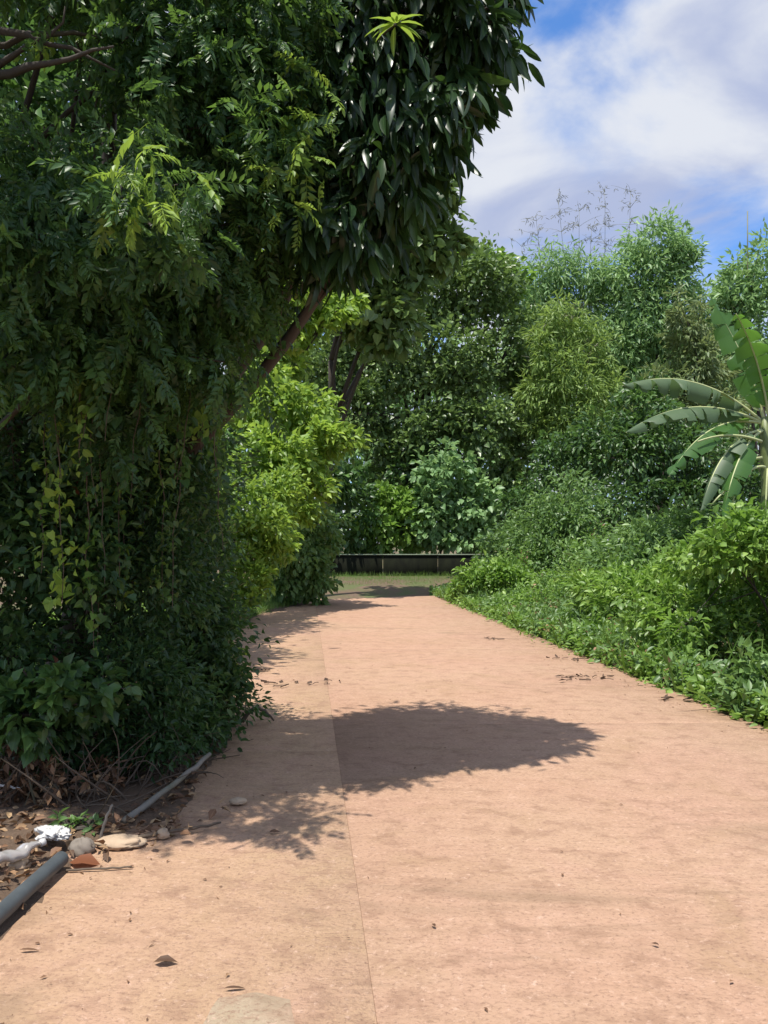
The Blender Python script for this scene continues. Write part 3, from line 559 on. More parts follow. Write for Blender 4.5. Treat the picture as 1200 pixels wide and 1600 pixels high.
bam, bcr, SUB = plant('bamboo_clump', 'yellow-green bamboo clump with fine drooping leaves, right of the grey-green tree', 'bamboo', b1, R(111), [B(868, 500, 36, 22, 40, .9), B(895, 520, 36.5, 24, 45, .9), B(846, 540, 35.6, 20, 42, .8), B(925, 555, 36.4, 26, 45, .9), B(880, 580, 35.4, 30, 45, .9), B(840, 610, 36, 24, 48, .9), B(915, 620, 35.6, 30, 45, 1.0), B(945, 610, 36.6, 22, 50, .9), B(870, 665, 36, 42, 45, 1.1), B(930, 680, 36, 34, 45, 1.0)],
      9500, 260, ('bamboo', 'slim'), .36, M['bamboo'], droop=.7, rnd=1.1, sub_r=.5, shell=.3, inner=.1, cname='foliage')
culms(bam, b1, [(880, 480, 36, 0), (850, 520, 36, .5), (920, 540, 36, -.4)], 700)
b2 = np.array([11.5, 44, 0])
bam2, bcr2, SUB = plant('bamboo_clump', 'tall pale bamboo clump with bare thin shoots rising into the sky', 'bamboo', b2, R(112), [B(850, 430, 43, 50, 45, 1.6), B(910, 430, 43, 50, 40, 1.6), B(830, 480, 43, 40, 45, 1.5), B(900, 480, 43.5, 60, 45, 1.6), B(960, 450, 44, 40, 40, 1.4), B(820, 560, 44, 40, 50, 1.5), B(960, 540, 44.5, 50, 50, 1.5)],
      10500, 260, ('bamboo', 'slim'), .42, M['pale'], droop=.7, rnd=1.1, sub_r=.5, shell=.3, inner=.1, cname='foliage')
culms(bam2, b2, [(838, 345, 43, .3), (872, 310, 43, .1), (905, 330, 43, .3), (945, 300, 43.5, -.5), (985, 300, 44, -1.0), (815, 385, 43, .6), (925, 355, 43, .2)], 720, .03)
plant('pale_tree', 'feathery pale green tree, tallest against the sky on the right', 'tree', (15, 43, 0), R(113), [B(1020, 385, 42, 55, 42, 1.6), B(1060, 400, 42, 30, 35, 1.2), B(990, 440, 42, 55, 50, 1.7), B(1050, 450, 42, 42, 45, 1.5), B(1010, 510, 42, 60, 55, 1.7), B(970, 560, 42, 50, 60, 1.6), B(1060, 530, 42.5, 45, 60, 1.6), B(1000, 600, 42.5, 60, 50, 1.5), B(1100, 480, 43, 30, 40, 1.2)],
      15500, 340, ('diamond', 'slim', 'bamboo'), .38, M['pale'], top=(14.8, 42.5, 9), r0=.3, droop=.5, rnd=1.1, sub_r=.42, shell=.35, inner=.1, twr=.02)
plant('brownish_tree', 'olive brown tree with dry tips left of the banana plant', 'tree', (15.6, 38.5, 0), R(114), [B(1075, 500, 37.5, 35, 40, 1.2), B(1090, 570, 37.5, 45, 55, 1.4), B(1040, 620, 37.5, 55, 55, 1.4), B(1000, 660, 38, 50, 50, 1.3), B(1110, 650, 37.8, 60, 60, 1.4)],
      8500, 170, ('diamond', 'slim'), .34, M['brownish'], top=(15, 38, 6), r0=.2, droop=.45, sub_r=.28, twr=.02)
plant('pale_tree', 'blue-green tree at the right edge behind the banana plant', 'tree', (20.5, 40.5, 0), R(115), [B(1175, 440, 40, 48, 50, 1.6), B(1150, 470, 40, 35, 40, 1.3), B(1220, 420, 40.5, 60, 60, 1.8), B(1170, 510, 40, 32, 40, 1.4), B(1140, 560, 40.5, 40, 60, 1.5), B(1240, 590, 40.5, 60, 70, 1.5)],
      7500, 170, 'diamond', .36, M['pale'], top=(20, 40, 8), r0=.26, droop=.35, sub_r=.3, twr=.02, tshift=-.1)
mb = MB(); t0 = at(1168, 330, 40); mb.tube(bez([t0[0] + .2, 40, 0], [t0[0], 40, 8], t0, 12), np.linspace(.06, .025, 12), 6)
po = mb.build('bare_pole', M['culm'], None, np.array([t0[0] + .2, 40, 0]), True, (t0[0] + .2, 40, 0)); tag(po, 'thin bare pole standing above the blue-green tree at the right', 'pole')
plant('dark_thicket', 'dark shaded thicket between the bamboo and the banana leaves', 'shrub', (10.5, 30, 0), R(116), [B(960, 700, 30, 70, 60, 1.2), B(1030, 700, 30, 60, 60, 1.2), B(880, 720, 31, 60, 50, 1.2), B(1000, 640, 31, 60, 40, 1.2), B(1100, 720, 30, 60, 60, 1.2), B(830, 800, 31, 50, 60, 1), B(960, 790, 29, 80, 50, 1), B(1060, 790, 29, 70, 50, 1), B(1160, 770, 29, 70, 60, 1)],
      13000, 280, 'ovate', .24, M['deep'], top=(10.3, 30, 3), r0=.1, cname='foliage', droop=.5, sub_r=.3)
# distant wood closing the view
r = R(120); n = 70000; px = r.uniform(-900, 2100, n); yy = r.uniform(62, 74, n); top_ = np.where((px > 380) & (px < 1300), 15, 8) + 9 * fbm(px / 120, px * 0 + 3, 5)
P = np.stack([(px - 600) / F * yy, yy, r.random(n) ** .7 * top_], 1); D = r.normal(size=(n, 3)); D[:, 2] -= .4
dw = obj('distant_wood', leaves_mesh('distant_wood', ('diamond', 'ovate'), P, D, np.tile([0, -.3, 1.0], (n, 1)) + r.normal(size=(n, 3)) * .6, r.uniform(.6, 1.2, n), r.uniform(0, 1, n), M['pale']))
tag(dw, 'far green wood closing the gaps between the trees', 'wood', kind='stuff')

# ------------------------------------------------------------------ banana plant
bb = np.array([6.35, 12.8, float(gz(6.35, 12.8))])
ban = thing('banana_plant', 'banana plant with arching torn leaves above the right verge', 'banana plant', bb)
mb = MB(); mb.tube(bez(bb - [0, 0, .1], bb + [.04, 0, 1.6], bb + [-.05, 0, 3.15], 10), np.linspace(.14, .075, 10), 12, True, .03, R(130)); mb.build('pseudostem', M['stem'], ban, bb, True)
def banana_leaf(p0, p1, p2, width, seed, roll=0.0, droop=0.6, tear=0.35, mat='banana', tint=.5, pet=0.14):
    r = R(seed); n = 44; C = bez(p0, p1, p2, n); T = nrm(np.gradient(C, axis=0)); up = np.array([0, 0, 1.0])
    side = nrm(np.cross(T, up)); nor = np.cross(side, T)
    cr_, sr_ = math.cos(roll), math.sin(roll); side, nor = side * cr_ + nor * sr_, nor * cr_ - side * sr_
    t = np.linspace(0, 1, n); wd = width * np.clip(np.sin(np.pi * np.clip((t - pet) / (1 - pet), 0, 1) ** .8), 0, 1) ** .55
    V, Fc, A = [], [], []
    for s in (-1, 1):
        i = int(pet * n)
        while i < n - 1:
            j = min(n - 1, i + int(r.integers(1, 8))); dr0 = droop + r.normal(0, .3); torn = r.random() < tear
            gap = r.uniform(.5, 1.1) if torn else .05; m = j - i; base_i = len(V)
            for q in range(i, j + 1):
                fr = (q - i) / m; shrink = gap * (abs(fr - .5) * 2) ** 2; wq = wd[q] * (1 - .25 * shrink)
                tgt = i + m * (.5 + (fr - .5) * (1 - shrink * .6)) ; k0 = int(np.clip(math.floor(tgt), 0, n - 2)); off = (C[k0] + (tgt - k0) * (C[k0 + 1] - C[k0])) - C[q]
                for h in (0, .35, .7, 1.0):
                    a = dr0 * (.35 + .65 * h); p = C[q] + off * h + s * side[q] * wq * h * math.cos(a) - nor[q] * wq * h * math.sin(a) + up * 0.0 + nor[q] * .01
                    V.append(p - bb); A.append((np.clip(tint + r.normal(0, .03) - .25 * (h > .9) * torn, 0, 1), h, t[q]))
            for q in range(m):
                for h in range(3):
                    x0 = base_i + q * 4 + h; f = (x0, x0 + 1, x0 + 5, x0 + 4); Fc.append(f if s > 0 else f[::-1])
            i = j
    lf = obj('leaf', mesh_np('leaf', np.array(V), [4] * len(Fc), [k for f in Fc for k in f], M[mat], np.array(A), True), ban)
    mb = MB(); mb.tube(C, np.linspace(.026, .006, n), 6); mb.build('midrib', M['rib'], lf, bb, True)
Y = 12.8
hd = bb + np.array([-.05, 0, 3.05])
banana_leaf(hd, at(1090, 565, Y), at(972, 603, 12.3), .33, 1, .15, 1.1, .85, 'bananad', .6)
banana_leaf(hd, at(1080, 605, Y), at(978, 676, 12.0), .32, 2, -.1, .85, .7, 'bananad', .5)
banana_leaf(hd, at(1105, 640, Y), at(1045, 745, 11.9), .30, 3, .1, .6, .4, 'banana', .1)
banana_leaf(hd, at(1180, 580, Y), at(1110, 465, 12.9), .32, 4, 1.0, .4, .5, 'banana', .35)
banana_leaf(hd + [.08, 0, 0], at(1190, 560, 12.6), at(1150, 490, 12.2), .32, 5, -.5, .6, .55, 'banana', .3)
banana_leaf(hd + [.05, 0, 0], at(1240, 540, Y), at(1330, 610, 12.4), .30, 6, 0, .7, .4, 'banana', .6)
banana_leaf(hd + [.03, 0, -.1], at(1215, 560, Y), at(1260, 470, 13.2), .32, 7, .3, .3, .2, 'banana', .7)
banana_leaf(hd + [-.02, 0, -.1], at(1125, 680, 12.5), at(1095, 800, 12.1), .24, 8, 0, .9, .6, 'bananad', .4)
banana_leaf(hd + [0, 0, -.1], at(1150, 690, 12.4), at(1130, 810, 12.0), .24, 9, .3, .8, .5, 'banana', .3)
for i, (a_, b_, c_) in enumerate([((1190, 715), (1150, 715), (1145, 790)), ((1190, 690), (1140, 670), (1090, 690)), ((1195, 730), (1175, 720), (1110, 790)), ((1200, 745), (1200, 705), (1196, 800))]):
    mb = MB(); mb.tube(bez(at(*a_, 12.6), at(*b_, 12.4), at(*c_, 12.2), 10), np.linspace(.025, .014, 10), 6); mb.build('leaf_stalk', M['rib'], ban, bb, True)

# ------------------------------------------------------------------ right verge: shrubs and ground cover
GR = 'sunlit shrubs on the right verge'
offroad = lambda P: P[:, 0] > xr(np.minimum(P[:, 1], 20)) - 0.05 - 0.10 * (P[:, 2] > .25)
def shrub(lb, base, seed, bl, n, ns, tp, sz, mt, parts=0, **kw):
    base = np.array([base[0], base[1], float(gz(*base))]); c = bl[0][0]
    return plant('verge_shrub', lb, 'shrub', base, R(seed), bl, n, ns, tp, sz, M[mt], top=(c[0], c[1], base[2] + max(.3, (c[2] - base[2]) * .8)), r0=.02, parts=parts, group=GR, cname='foliage', droop=kw.pop('droop', .2), sub_r=.42, rnd=1.1, shell=.4, inner=.12, clear=offroad, **kw)
shrub('bright green shrub at the right edge below the banana plant', (4.9, 9.6), 141, [B(1150, 850, 8.9, 75, 55, .5), B(1215, 850, 8.8, 70, 60, .6), B(1200, 900, 9.6, 70, 70, .6), B(1090, 890, 9.8, 60, 50, .5), B(1030, 955, 9.4, 55, 40, .4), B(1065, 985, 8.8, 40, 32, .35)], 7000, 160, ('ovate', 'wide', 'slim'), .10, 'verge', 60)
shrub('olive green shrub in the verge left of the bright shrub under the banana', (4.6, 13.2), 142, [B(1010, 850, 13, 50, 38, .6), B(960, 880, 13, 45, 30, .6), B(1060, 830, 13.4, 50, 40, .6), B(1020, 900, 12.5, 60, 35, .5)], 4800, 130, ('ovate', 'slim'), .12, 'verge2')
shrub('tall grey-green bush on the right near the end of the road', (5.2, 21), 143, [B(880, 790, 21, 52, 50, .9), B(840, 830, 21, 40, 45, .8), B(910, 840, 20.6, 48, 45, .8), B(870, 870, 20.3, 50, 30, .7)], 6200, 160, ('ovate', 'slim', 'diamond'), .16, 'verge2')
shrub('dark-based broad-leaved shrub in the right foreground corner', (3.95, 6.6), 144, [B(1180, 1065, 6.9, 45, 45, .25), B(1225, 1060, 6.9, 40, 40, .3), B(1160, 1105, 6.7, 35, 25, .2), B(1215, 1110, 6.6, 40, 30, .25)], 2300, 70, 'wide', .085, 'verge2', 180)
shrub('yellowish low shrub in the middle of the right verge', (4.2, 11.4), 145, [B(985, 930, 11.4, 55, 35, .5), B(1040, 905, 11.6, 40, 35, .5), B(940, 915, 12, 40, 28, .5)], 3400, 100, ('slim', 'ovate'), .11, 'verge', tshift=.12)
shrub('low leafy shrub beside the concrete edge at the far right bend', (2.4, 18.5), 146, [B(745, 905, 18.6, 30, 28, .5), B(790, 900, 18.2, 40, 26, .5), B(720, 925, 18.8, 18, 16, .3)], 2600, 80, 'ovate', .13, 'verge')
shrub('weathered dull green bush half hiding the right end of the wall', (4.7, 26), 147, [B(790, 860, 26, 40, 30, .7), B(830, 850, 25.5, 40, 40, .7), B(820, 890, 25, 45, 20, .6)], 3000, 90, 'ovate', .18, 'verge2')
# creeping ground cover: nobody could count it
def cover(name, label, n, k, seed, tpl, mat, smin, smax, hmul, thr):
    r = R(seed); v = r.uniform(5.4, 25, n); u = r.random(n) ** 1.2 * (2.8 + .13 * v) - .02; X = xr(np.minimum(v, 20.5)) + u + .02
    keep = (fbm(X * 1.1 + seed, v * 1.1, 61) > thr) & ~((X > 3.35) & (X < 5.2) & (v > 7.0) & (v < 9.0)); X, v, u = X[keep], v[keep], u[keep]; n = len(X)
    hgt = hmul * (.28 + 1.1 * sstep(.05, 1.5, u) * np.clip((fbm(X * 1.3, v * 1.3, 31) - .28) * 2.4, .1, 1.2)); rad = r.uniform(.10, .30, n)
    idx = np.repeat(np.arange(n), k); off = nrm(r.normal(size=(n * k, 3))) * r.random((n * k, 1)) ** .4
    P = np.stack([X[idx] + off[:, 0] * rad[idx], v[idx] + off[:, 1] * rad[idx], gz(X[idx], v[idx]) + hgt[idx] * (.1 + .9 * r.random(n * k) ** .7)], 1)
    ok = (P[:, 0] > xr(np.minimum(P[:, 1], 20.5)) - .07 + .22 * (fbm(P[:, 1] * 2.5, P[:, 1] * 0 + 2, 17) - .5)); P = P[ok]; off = off[ok]; tt = (r.normal(0, .2, n) + .6 * (fbm(X * .8, v * .8, 77) - .47))[idx][ok]
    D = off * .7 + r.normal(size=P.shape) * .6; D[:, 2] = D[:, 2] * .8 + .1; U = np.tile([-.1, -.3, 1.0], (len(P), 1)) + r.normal(size=P.shape) * .65
    o = obj(name, leaves_mesh(name, tpl, P, D, U, r.uniform(smin, smax, len(P)), .45 + tt + r.normal(0, .18, len(P)), M[mat])); tag(o, label, 'ground cover', kind='stuff')
cover('ground_cover', 'low bright leafy creepers covering the right road verge', 1500, 40, 150, ('ovate', 'wide', 'ovate'), 'verge', .045, .115, 1.0, .30)
cover('ground_cover', 'duller narrow-leaved weeds mixed into the right verge', 800, 36, 152, ('slim', 'ovate', 'diamond'), 'verge2', .05, .13, 1.25, .40)
cover('ground_cover', 'dark small-leaved weeds low in the right verge', 600, 30, 153, ('ovate', 'diamond'), 'deep', .04, .09, .7, .40)
cover('dead_weeds', 'withered brown weed leaves among the right verge plants', 420, 14, 154, ('slim', 'ovate'), 'dry', .04, .10, 1.1, .42)
# leafy undergrowth on the left behind the hedge and further down
r = R(151); n = 500; v = r.uniform(8, 26, n); X = xl(np.minimum(v, 19)) - .1 - r.random(n) * 2.5; k = 40; idx = np.repeat(np.arange(n), k); off = nrm(r.normal(size=(n * k, 3))) * r.random((n * k, 1)) ** .4
P = np.stack([X[idx] + off[:, 0] * .28, v[idx] + off[:, 1] * .28, gz(X[idx], v[idx]) + .02 + .3 * np.abs(off[:, 2])], 1); D = off + r.normal(size=P.shape) * .4; D[:, 2] = np.abs(D[:, 2]) * .4
ug = obj('undergrowth', leaves_mesh('undergrowth', 'ovate', P, D, np.tile([0, -.2, 1.0], (len(P), 1)) + r.normal(size=P.shape) * .4, r.uniform(.06, .12, len(P)), .45 + r.normal(0, .2, len(P)), M['verge'])); tag(ug, 'low green undergrowth along the left road edge', 'undergrowth', kind='stuff')
# grass: strip before the wall, tufts on both edges
def grass(name, label, X, Yv, hmin, hmax, seed, dry=0.0, lift=0.0):
    r = R(seed); n = len(X); P = np.stack([X, Yv, np.minimum(gz(X, Yv) + lift, np.maximum(gz(X, Yv), .02)) - .01], 1); D = r.normal(size=(n, 3)) * .45; D[:, 2] = 1
    o = obj(name, leaves_mesh(name, 'blade', P, D, r.normal(size=(n, 3)), r.uniform(hmin, hmax, n), .4 + dry + r.normal(0, .2, n), M['grass'])); return tag(o, label, 'grass', kind='stuff')
r = R(160); n = 15000; Yv = 26 + r.random(n) * 6.8; X = r.uniform(-5, 6, n); keep = fbm(X * .6, Yv * .6, 41) + .05 * (Yv - 28) > .44; grass('grass', 'short grass strip in front of the low wall', X[keep], Yv[keep], .06, .14, 161)
n = 9000; Yv = r.uniform(12, 21, n); X = xl(Yv) - r.random(n) ** 1.5 * 1.2 + .05 + 1.3 * sstep(13.8, 20.5, Yv) ** 1.3 * r.random(n) ** .5; grass('grass', 'short grass fringe along the left edge far down the road', X, Yv, .09, .22, 162, lift=.13)
n = 1500; Yv = r.uniform(5, 22, n); X = xr(Yv) + .0 + r.random(n) ** 1.6 * 2.6; kp = fbm(X * 1.5, Yv * 1.5, 91) > .46; X, Yv = X[kp], Yv[kp]; grass('grass', 'thin grass among the leaves along the right slab edge', X, Yv, .15, .75, 163)
n = 900; grass('grass', 'taller grass growing against the foot of the low wall', r.uniform(-2.6, 5, n), 32.4 + r.random(n) * .5, .1, .3, 164)

# ------------------------------------------------------------------ dead stems and litter under the hedge
r = R(170); mb = MB()
for i in range(900):
    y = r.uniform(4.2, 6.9); x = xl(y) + .45 * min(1, (y - 4.1) / .6) - r.random() ** 1.1 * 1.5; p = np.array([x, y, .0]); l = r.uniform(.12, .55)
    d = np.array([r.normal(0, .7), r.normal(0, .5), abs(r.normal(.4, .5))]); d /= np.linalg.norm(d); e = p + d * l
    mb.tube(bez(p, (p + e)/2 + r.normal(size=3) * .08, e, 6), np.linspace(.007, .002, 6) * r.uniform(.5, 1.4), 4, False)
dt = mb.build('dead_stems', M['twig']); tag(dt, 'tangle of dead brown stems at the foot of the dark hedge', 'dead stems', kind='stuff')
def litter(name, label, n, seed, yr, ur, size, mat='dry'):
    r = R(seed); y = r.uniform(*yr, n); u = r.uniform(*ur, n); P = np.stack([xl(y) - u, y, .015 + .03 * sstep(-.1, .4, u) + r.random(n) * .02], 1)
    D = r.normal(size=(n, 3)); D[:, 2] *= .25; o = obj(name, leaves_mesh(name, 'ovate', P, D, np.tile([0, 0, 1.0], (n, 1)) + r.normal(size=(n, 3)) * .5, r.uniform(.5, 1.3, n) * size, r.random(n), M[mat])); tag(o, label, 'leaf litter', kind='stuff')
litter('leaf_litter', 'brown dead leaf litter along the left slab edge under the hedge', 2600, 171, (3.9, 7.5), (-.55, 1.1), .06)
litter('leaf_litter', 'dry leaf crumbs on the soil behind the grey pipe', 420, 173, (2.6, 4.1), (-.04, .9), .05)
litter('leaf_litter', 'scattered brown litter farther along the left slab edge', 500, 172, (7.5, 18), (-.05, .7), .07)

r = R(174); n = 900; y = 2.3 + 17 * r.random(n) ** 1.4; e = r.random(n); f = np.where(e < .4, xl(y) + np.abs(r.normal(0, .45, n)) + .05, np.where(e < .75, xr(y) - np.abs(r.normal(0, .3, n)), xl(y) + r.random(n) * (xr(y) - xl(y))))
P = np.stack([f, y, np.full(n, .006)], 1); D = r.normal(size=(n, 3)); D[:, 2] *= .15
o = obj('leaf_crumbs', leaves_mesh('leaf_crumbs', ('diamond', 'slim', 'ovate'), P, D, np.tile([0, 0, 1.0], (n, 1)) + r.normal(size=(n, 3)) * .3, r.uniform(.008, .032, n), r.random(n) * .7, M['dry'])); tag(o, 'tiny crumbs of dry leaf scattered over the concrete', 'leaf litter', kind='stuff')
r = R(176); n = 420; y = r.uniform(5.3, 19, n); P = np.stack([xr(y) - np.abs(r.normal(0, .09, n)) * (.4 + 2.2 * (fbm(y * 1.7, y * 0 + 4, 23) - .25)), y, r.uniform(.01, .07, n)], 1); D = r.normal(size=(n, 3)); D[:, 0] -= .5; D[:, 2] *= .3
o = obj('creeper', leaves_mesh('creeper', ('ovate', 'wide', 'slim'), P, D, np.tile([0, 0, 1.0], (n, 1)) + r.normal(size=(n, 3)) * .5, r.uniform(.04, .10, n), r.random(n), M['verge'])); tag(o, 'creeper leaves straying onto the right slab edge', 'creeper', kind='stuff')
FR = 'fallen dry leaves at the left road edge'
r = R(175)
LOOK = [('slim', .9, 'narrow pale'), ('wide', .3, 'broad rust brown'), ('ovate', .05, 'small dark'), ('ovate', .7, 'oval tan')]
for px, py, where in [(18, 1385, 'tucked against the grey pipe'), (100, 1322, 'beside the crumpled white bag'), (165, 1326, 'in front of the flat tan stone'), (225, 1306, 'between the flat stone and the pebble'), (285, 1296, 'on the concrete edge right of the pebble'), (345, 1268, 'in the smaller shadow at the hedge foot'), (30, 1318, 'on the soil left of the white bag'), (215, 1268, 'under the long leaning stick')]:
    for tp, tn, how in LOOK:
        p = on_ground(px + r.normal(0, 16), py + r.normal(0, 7), .03 + .02 * r.random()); s_ = r.uniform(.045, .085)
        o = bpy.data.objects.new('fallen_leaf', single_leaf(tp, M['dry'], tn)); o.location = tuple(p); o.rotation_euler = (r.normal(0, .35), r.normal(0, .35), r.uniform(0, 6.28)); o.scale = (s_, s_, s_); link(o)
        tag(o, how + ' dry leaf ' + where, 'leaf', FR)
def road_leaf(px, py, s, rz, tpl, tint, label, mat='dry', dz=.012):
    p = on_ground(px, py, dz); o = bpy.data.objects.new('fallen_leaf', single_leaf(tpl, M[mat], tint)); o.location = tuple(p); o.rotation_euler = (.06, .05, rz); o.scale = (s, s, s * .9); link(o); tag(o, label, 'leaf')
road_leaf(240, 1503, .085, -1.5, 'ovate', .1, 'dark curled dead leaf alone on the concrete at the lower left')
road_leaf(350, 1544, .07, -1.4, 'slim', .1, 'narrow dead leaf on the edge of the pale cement patch')
road_leaf(30, 1484, .07, -1.45, 'slim', .15, 'thin dead leaf on the concrete near the left picture edge')
road_leaf(420, 1301, .06, -1.2, 'ovate', .0, 'small dark leaf just below the tip of the smaller shadow')
road_leaf(0, 1418, .10, -1.2, 'ovate', .95, 'yellow-tan dead leaf lying beside the end of the grey pipe')
road_leaf(108, 1348, .15, -1.55, 'wide', .35, 'large rust brown leaf beyond the upper end of the grey pipe', 'orange')
road_leaf(680, 1448, .03, .4, 'ovate', .0, 'tiny dark leaf scrap in the middle of the road')
road_leaf(1030, 1477, .03, .9, 'ovate', .1, 'tiny leaf scrap on the right lane near the camera')
road_leaf(245, 1308, .10, -1.0, 'wide', 1.0, 'cream coloured curled leaf at the tip of the fallen stick')
def twigs(name, label, px, py, k, spread, seed):
    r = R(seed); c = on_ground(px, py, .008); mb = MB()
    for i in range(k):
        p = c + np.array([r.normal(0, spread), r.normal(0, spread * .4), r.uniform(0, .012)]); a = r.normal(0, .7); l = r.uniform(.03, .14); e = p + np.array([math.cos(a) * l, math.sin(a) * l, r.uniform(0, .01)])
        mb.tube(bez(p, (p + e)/2 + [0, 0, r.uniform(0, .02)], e, 5), r.uniform(.003, .007), 5)
        q = p + r.normal(size=3) * [.03, .03, 0]; u_ = r.normal(size=3) * .035; v_ = r.normal(size=3) * .03; u_[2] = abs(u_[2]) * .25; v_[2] = abs(v_[2]) * .25   # a crumpled leaf scrap
        mb.add([q, q + u_, q + u_ + v_ + [0, 0, .012], q + v_], [(0, 1, 2), (0, 2, 3)])
    c0 = c.copy(); o = mb.build(name, M['scrap'], None, c0, True, c0); tag(o, label, 'twigs')
    return o
twigs('twig_scrap', 'small dark twig scrap near the right edge, farthest of the scraps', 768, 998, 5, .10, 181)
twigs('twig_scrap', 'thin line of twigs at the right slab edge above the biggest scrap', 880, 1031, 6, .20, 182)
twigs('twig_scrap', 'biggest clump of dark twigs on the right part of the road', 895, 1060, 14, .18, 183)
twigs('twig_scrap', 'few twigs at the right slab edge, nearest of the scraps', 1042, 1093, 5, .09, 184)
twigs('twig_scrap', 'dark twigs on the left lane just beyond the large shadow', 450, 1070, 12, .26, 185)
twigs('twig_scrap', 'reddish brown twigs by the hedge short of the large shadow', 400, 1048, 7, .10, 186)

# ------------------------------------------------------------------ rubbish and sticks at the bottom left
M['pipe'] = plain('grey_plastic_pipe', (0.06, 0.07, 0.075), 0.55, 0.55, 9); M['pipein'] = plain('pipe_inside', (0.05, 0.055, 0.06), 0.7)
p0, p1 = on_ground(96, 1338, .06), on_ground(-150, 1560, .06); p1 = p0 + nrm(p1 - p0) * 1.1; p0[2] = p1[2] = .05
pipe = thing('pipe', 'grey plastic pipe lying along the left road edge', 'pipe', p0)
C = bez(p0, (p0 + p1)/2 + [0, 0, .005], p1, 12); mb = MB(); mb.tube(C, .034, 18, False); mb.build('tube', M['pipe'], pipe, p0, True)
mb = MB(); mb.tube(C, .029, 18, False); mb.build('bore', M['pipein'], pipe, p0, True)
mb = MB()
for e, dn in ((p0, 1), (p1, -1)):
    t_ = nrm(p1 - p0); a_ = nrm(np.cross(t_, [0, 0, 1.0])); b_ = np.cross(t_, a_); th = np.linspace(0, 2*math.pi, 18, endpoint=False)
    ring = lambda q: e + q * (np.cos(th)[:, None] * a_ + np.sin(th)[:, None] * b_); mb.add(np.concatenate([ring(.029), ring(.034)]), [(k, (k+1) % 18, 18 + (k+1) % 18, 18 + k) for k in range(18)])
mb.build('rim', M['pipe'], pipe, p0)
M['bagw'] = plain('white_plastic', (0.55, 0.54, 0.52), 0.5, 0.3, 14, 1.0)
def crumple(name, label, cat, p, rad, mat, seed, amp=.35, fold=False):
    n, m = (72, 44) if fold else (26, 18); th = np.linspace(0, 2*math.pi, n, endpoint=False); ph = np.linspace(0, math.pi, m); TH, PH = np.meshgrid(th, ph)
    d = np.stack([np.sin(PH) * np.cos(TH), np.sin(PH) * np.sin(TH), np.cos(PH)], -1)
    q = 1 + amp * (np.abs(fbm(d[..., 0] * 2.6 + 9 + d[..., 2] * 1.7, d[..., 1] * 2.6 + 5 - d[..., 2] * 2.1, seed) - .47) * -5 + .5)
    if fold: q = 1 + .22 * np.sin(3 * TH + 2.2 * np.sin(2 * PH + seed)) * np.sin(PH) + .12 * np.sin(7 * TH + 3 * PH + 4 * np.sin(TH)) * np.sin(PH) + .3 * (fbm(d[..., 0] * 1.5 + 9 + d[..., 2], d[..., 1] * 1.5 + 5, seed) - .47) - 1.6 * np.abs(fbm(d[..., 0] * 4 + 9 + d[..., 2] * 3, d[..., 1] * 4 + 5 - d[..., 2] * 2.5, seed + 3) - .47) + .1
    V = (d * q[..., None] * np.array(rad)).reshape(-1, 3); V[:, 2] = np.maximum(V[:, 2], -rad[2] * .5); fs = []
    for i in range(m - 1):
        for k in range(n): k2 = (k + 1) % n; fs.append((i*n + k, (i+1)*n + k, (i+1)*n + k2, i*n + k2))
    mb = MB(); mb.add(V, fs); o = mb.build(name, mat, None, Z3, False, p); return tag(o, label, cat)
p = on_ground(80, 1312, .05); p[2] = .08; o = crumple('plastic_bag', 'crumpled white plastic bag on the debris beyond the pipe', 'bag', p, (.085, .055, .034), M['bagw'], 3, .7, True); o.rotation_euler[2] = -.4
# clear bottle
m, t, o_ = newmat('cloudy_plastic'); g = G(t); pb = g.n('BsdfPrincipled'); pb.inputs['Base Color'].default_value = (.55, .52, .50, 1); pb.inputs['Roughness'].default_value = .25; pb.inputs['Transmission Weight'].default_value = .5; pb.inputs['IOR'].default_value = 1.2; t.links.new(pb.outputs[0], o_.inputs[0]); M['bottle'] = m
p = on_ground(35, 1342, .06); p[2] = .085; p[0] -= .03
bt = thing('plastic_bottle', 'crushed cloudy clear plastic bottle lying between the pipe and the white bag', 'bottle', p)
n, m_ = 22, 30; th = np.linspace(0, 2*math.pi, n, endpoint=False); tl = np.linspace(0, 1, m_); ax = nrm(np.array([.30, .42, .02])); sd = nrm(np.cross(ax, [0, 0, 1.0])); nz = np.cross(sd, ax)
pr = np.interp(tl, [0, .03, .1, .7, .86, .93, 1], [.004, .03, .04, .042, .018, .014, .014]); V = []
for i in range(m_):
    cr_ = 1 - .28 * np.abs(np.sin(tl[i] * 11 + th)) * (tl[i] < .8); V.append((tl[i] - .5) * .24 * ax + (pr[i] * cr_)[:, None] * (np.cos(th)[:, None] * sd + .75 * np.sin(th)[:, None] * nz) + nz * .01 * math.sin(tl[i] * 9))
fs = [(i*n + k, i*n + (k+1) % n, (i+1)*n + (k+1) % n, (i+1)*n + k) for i in range(m_ - 1) for k in range(n)]
mb = MB(); mb.add(np.concatenate(V), fs); mb.build('body', M['bottle'], bt, Z3, True)
mb = MB(); mb.tube(np.array([.118 * ax, .14 * ax]) + nz * .01 * math.sin(9), .017, 14); mb.build('cap', M['bagw'], bt)
M['stone'] = plain('tan_stone', (.42, .31, .21), .9, .3, 14, .8); M['stoned'] = plain('grey_stone', (.2, .17, .14), .9, .3, 14, .8)
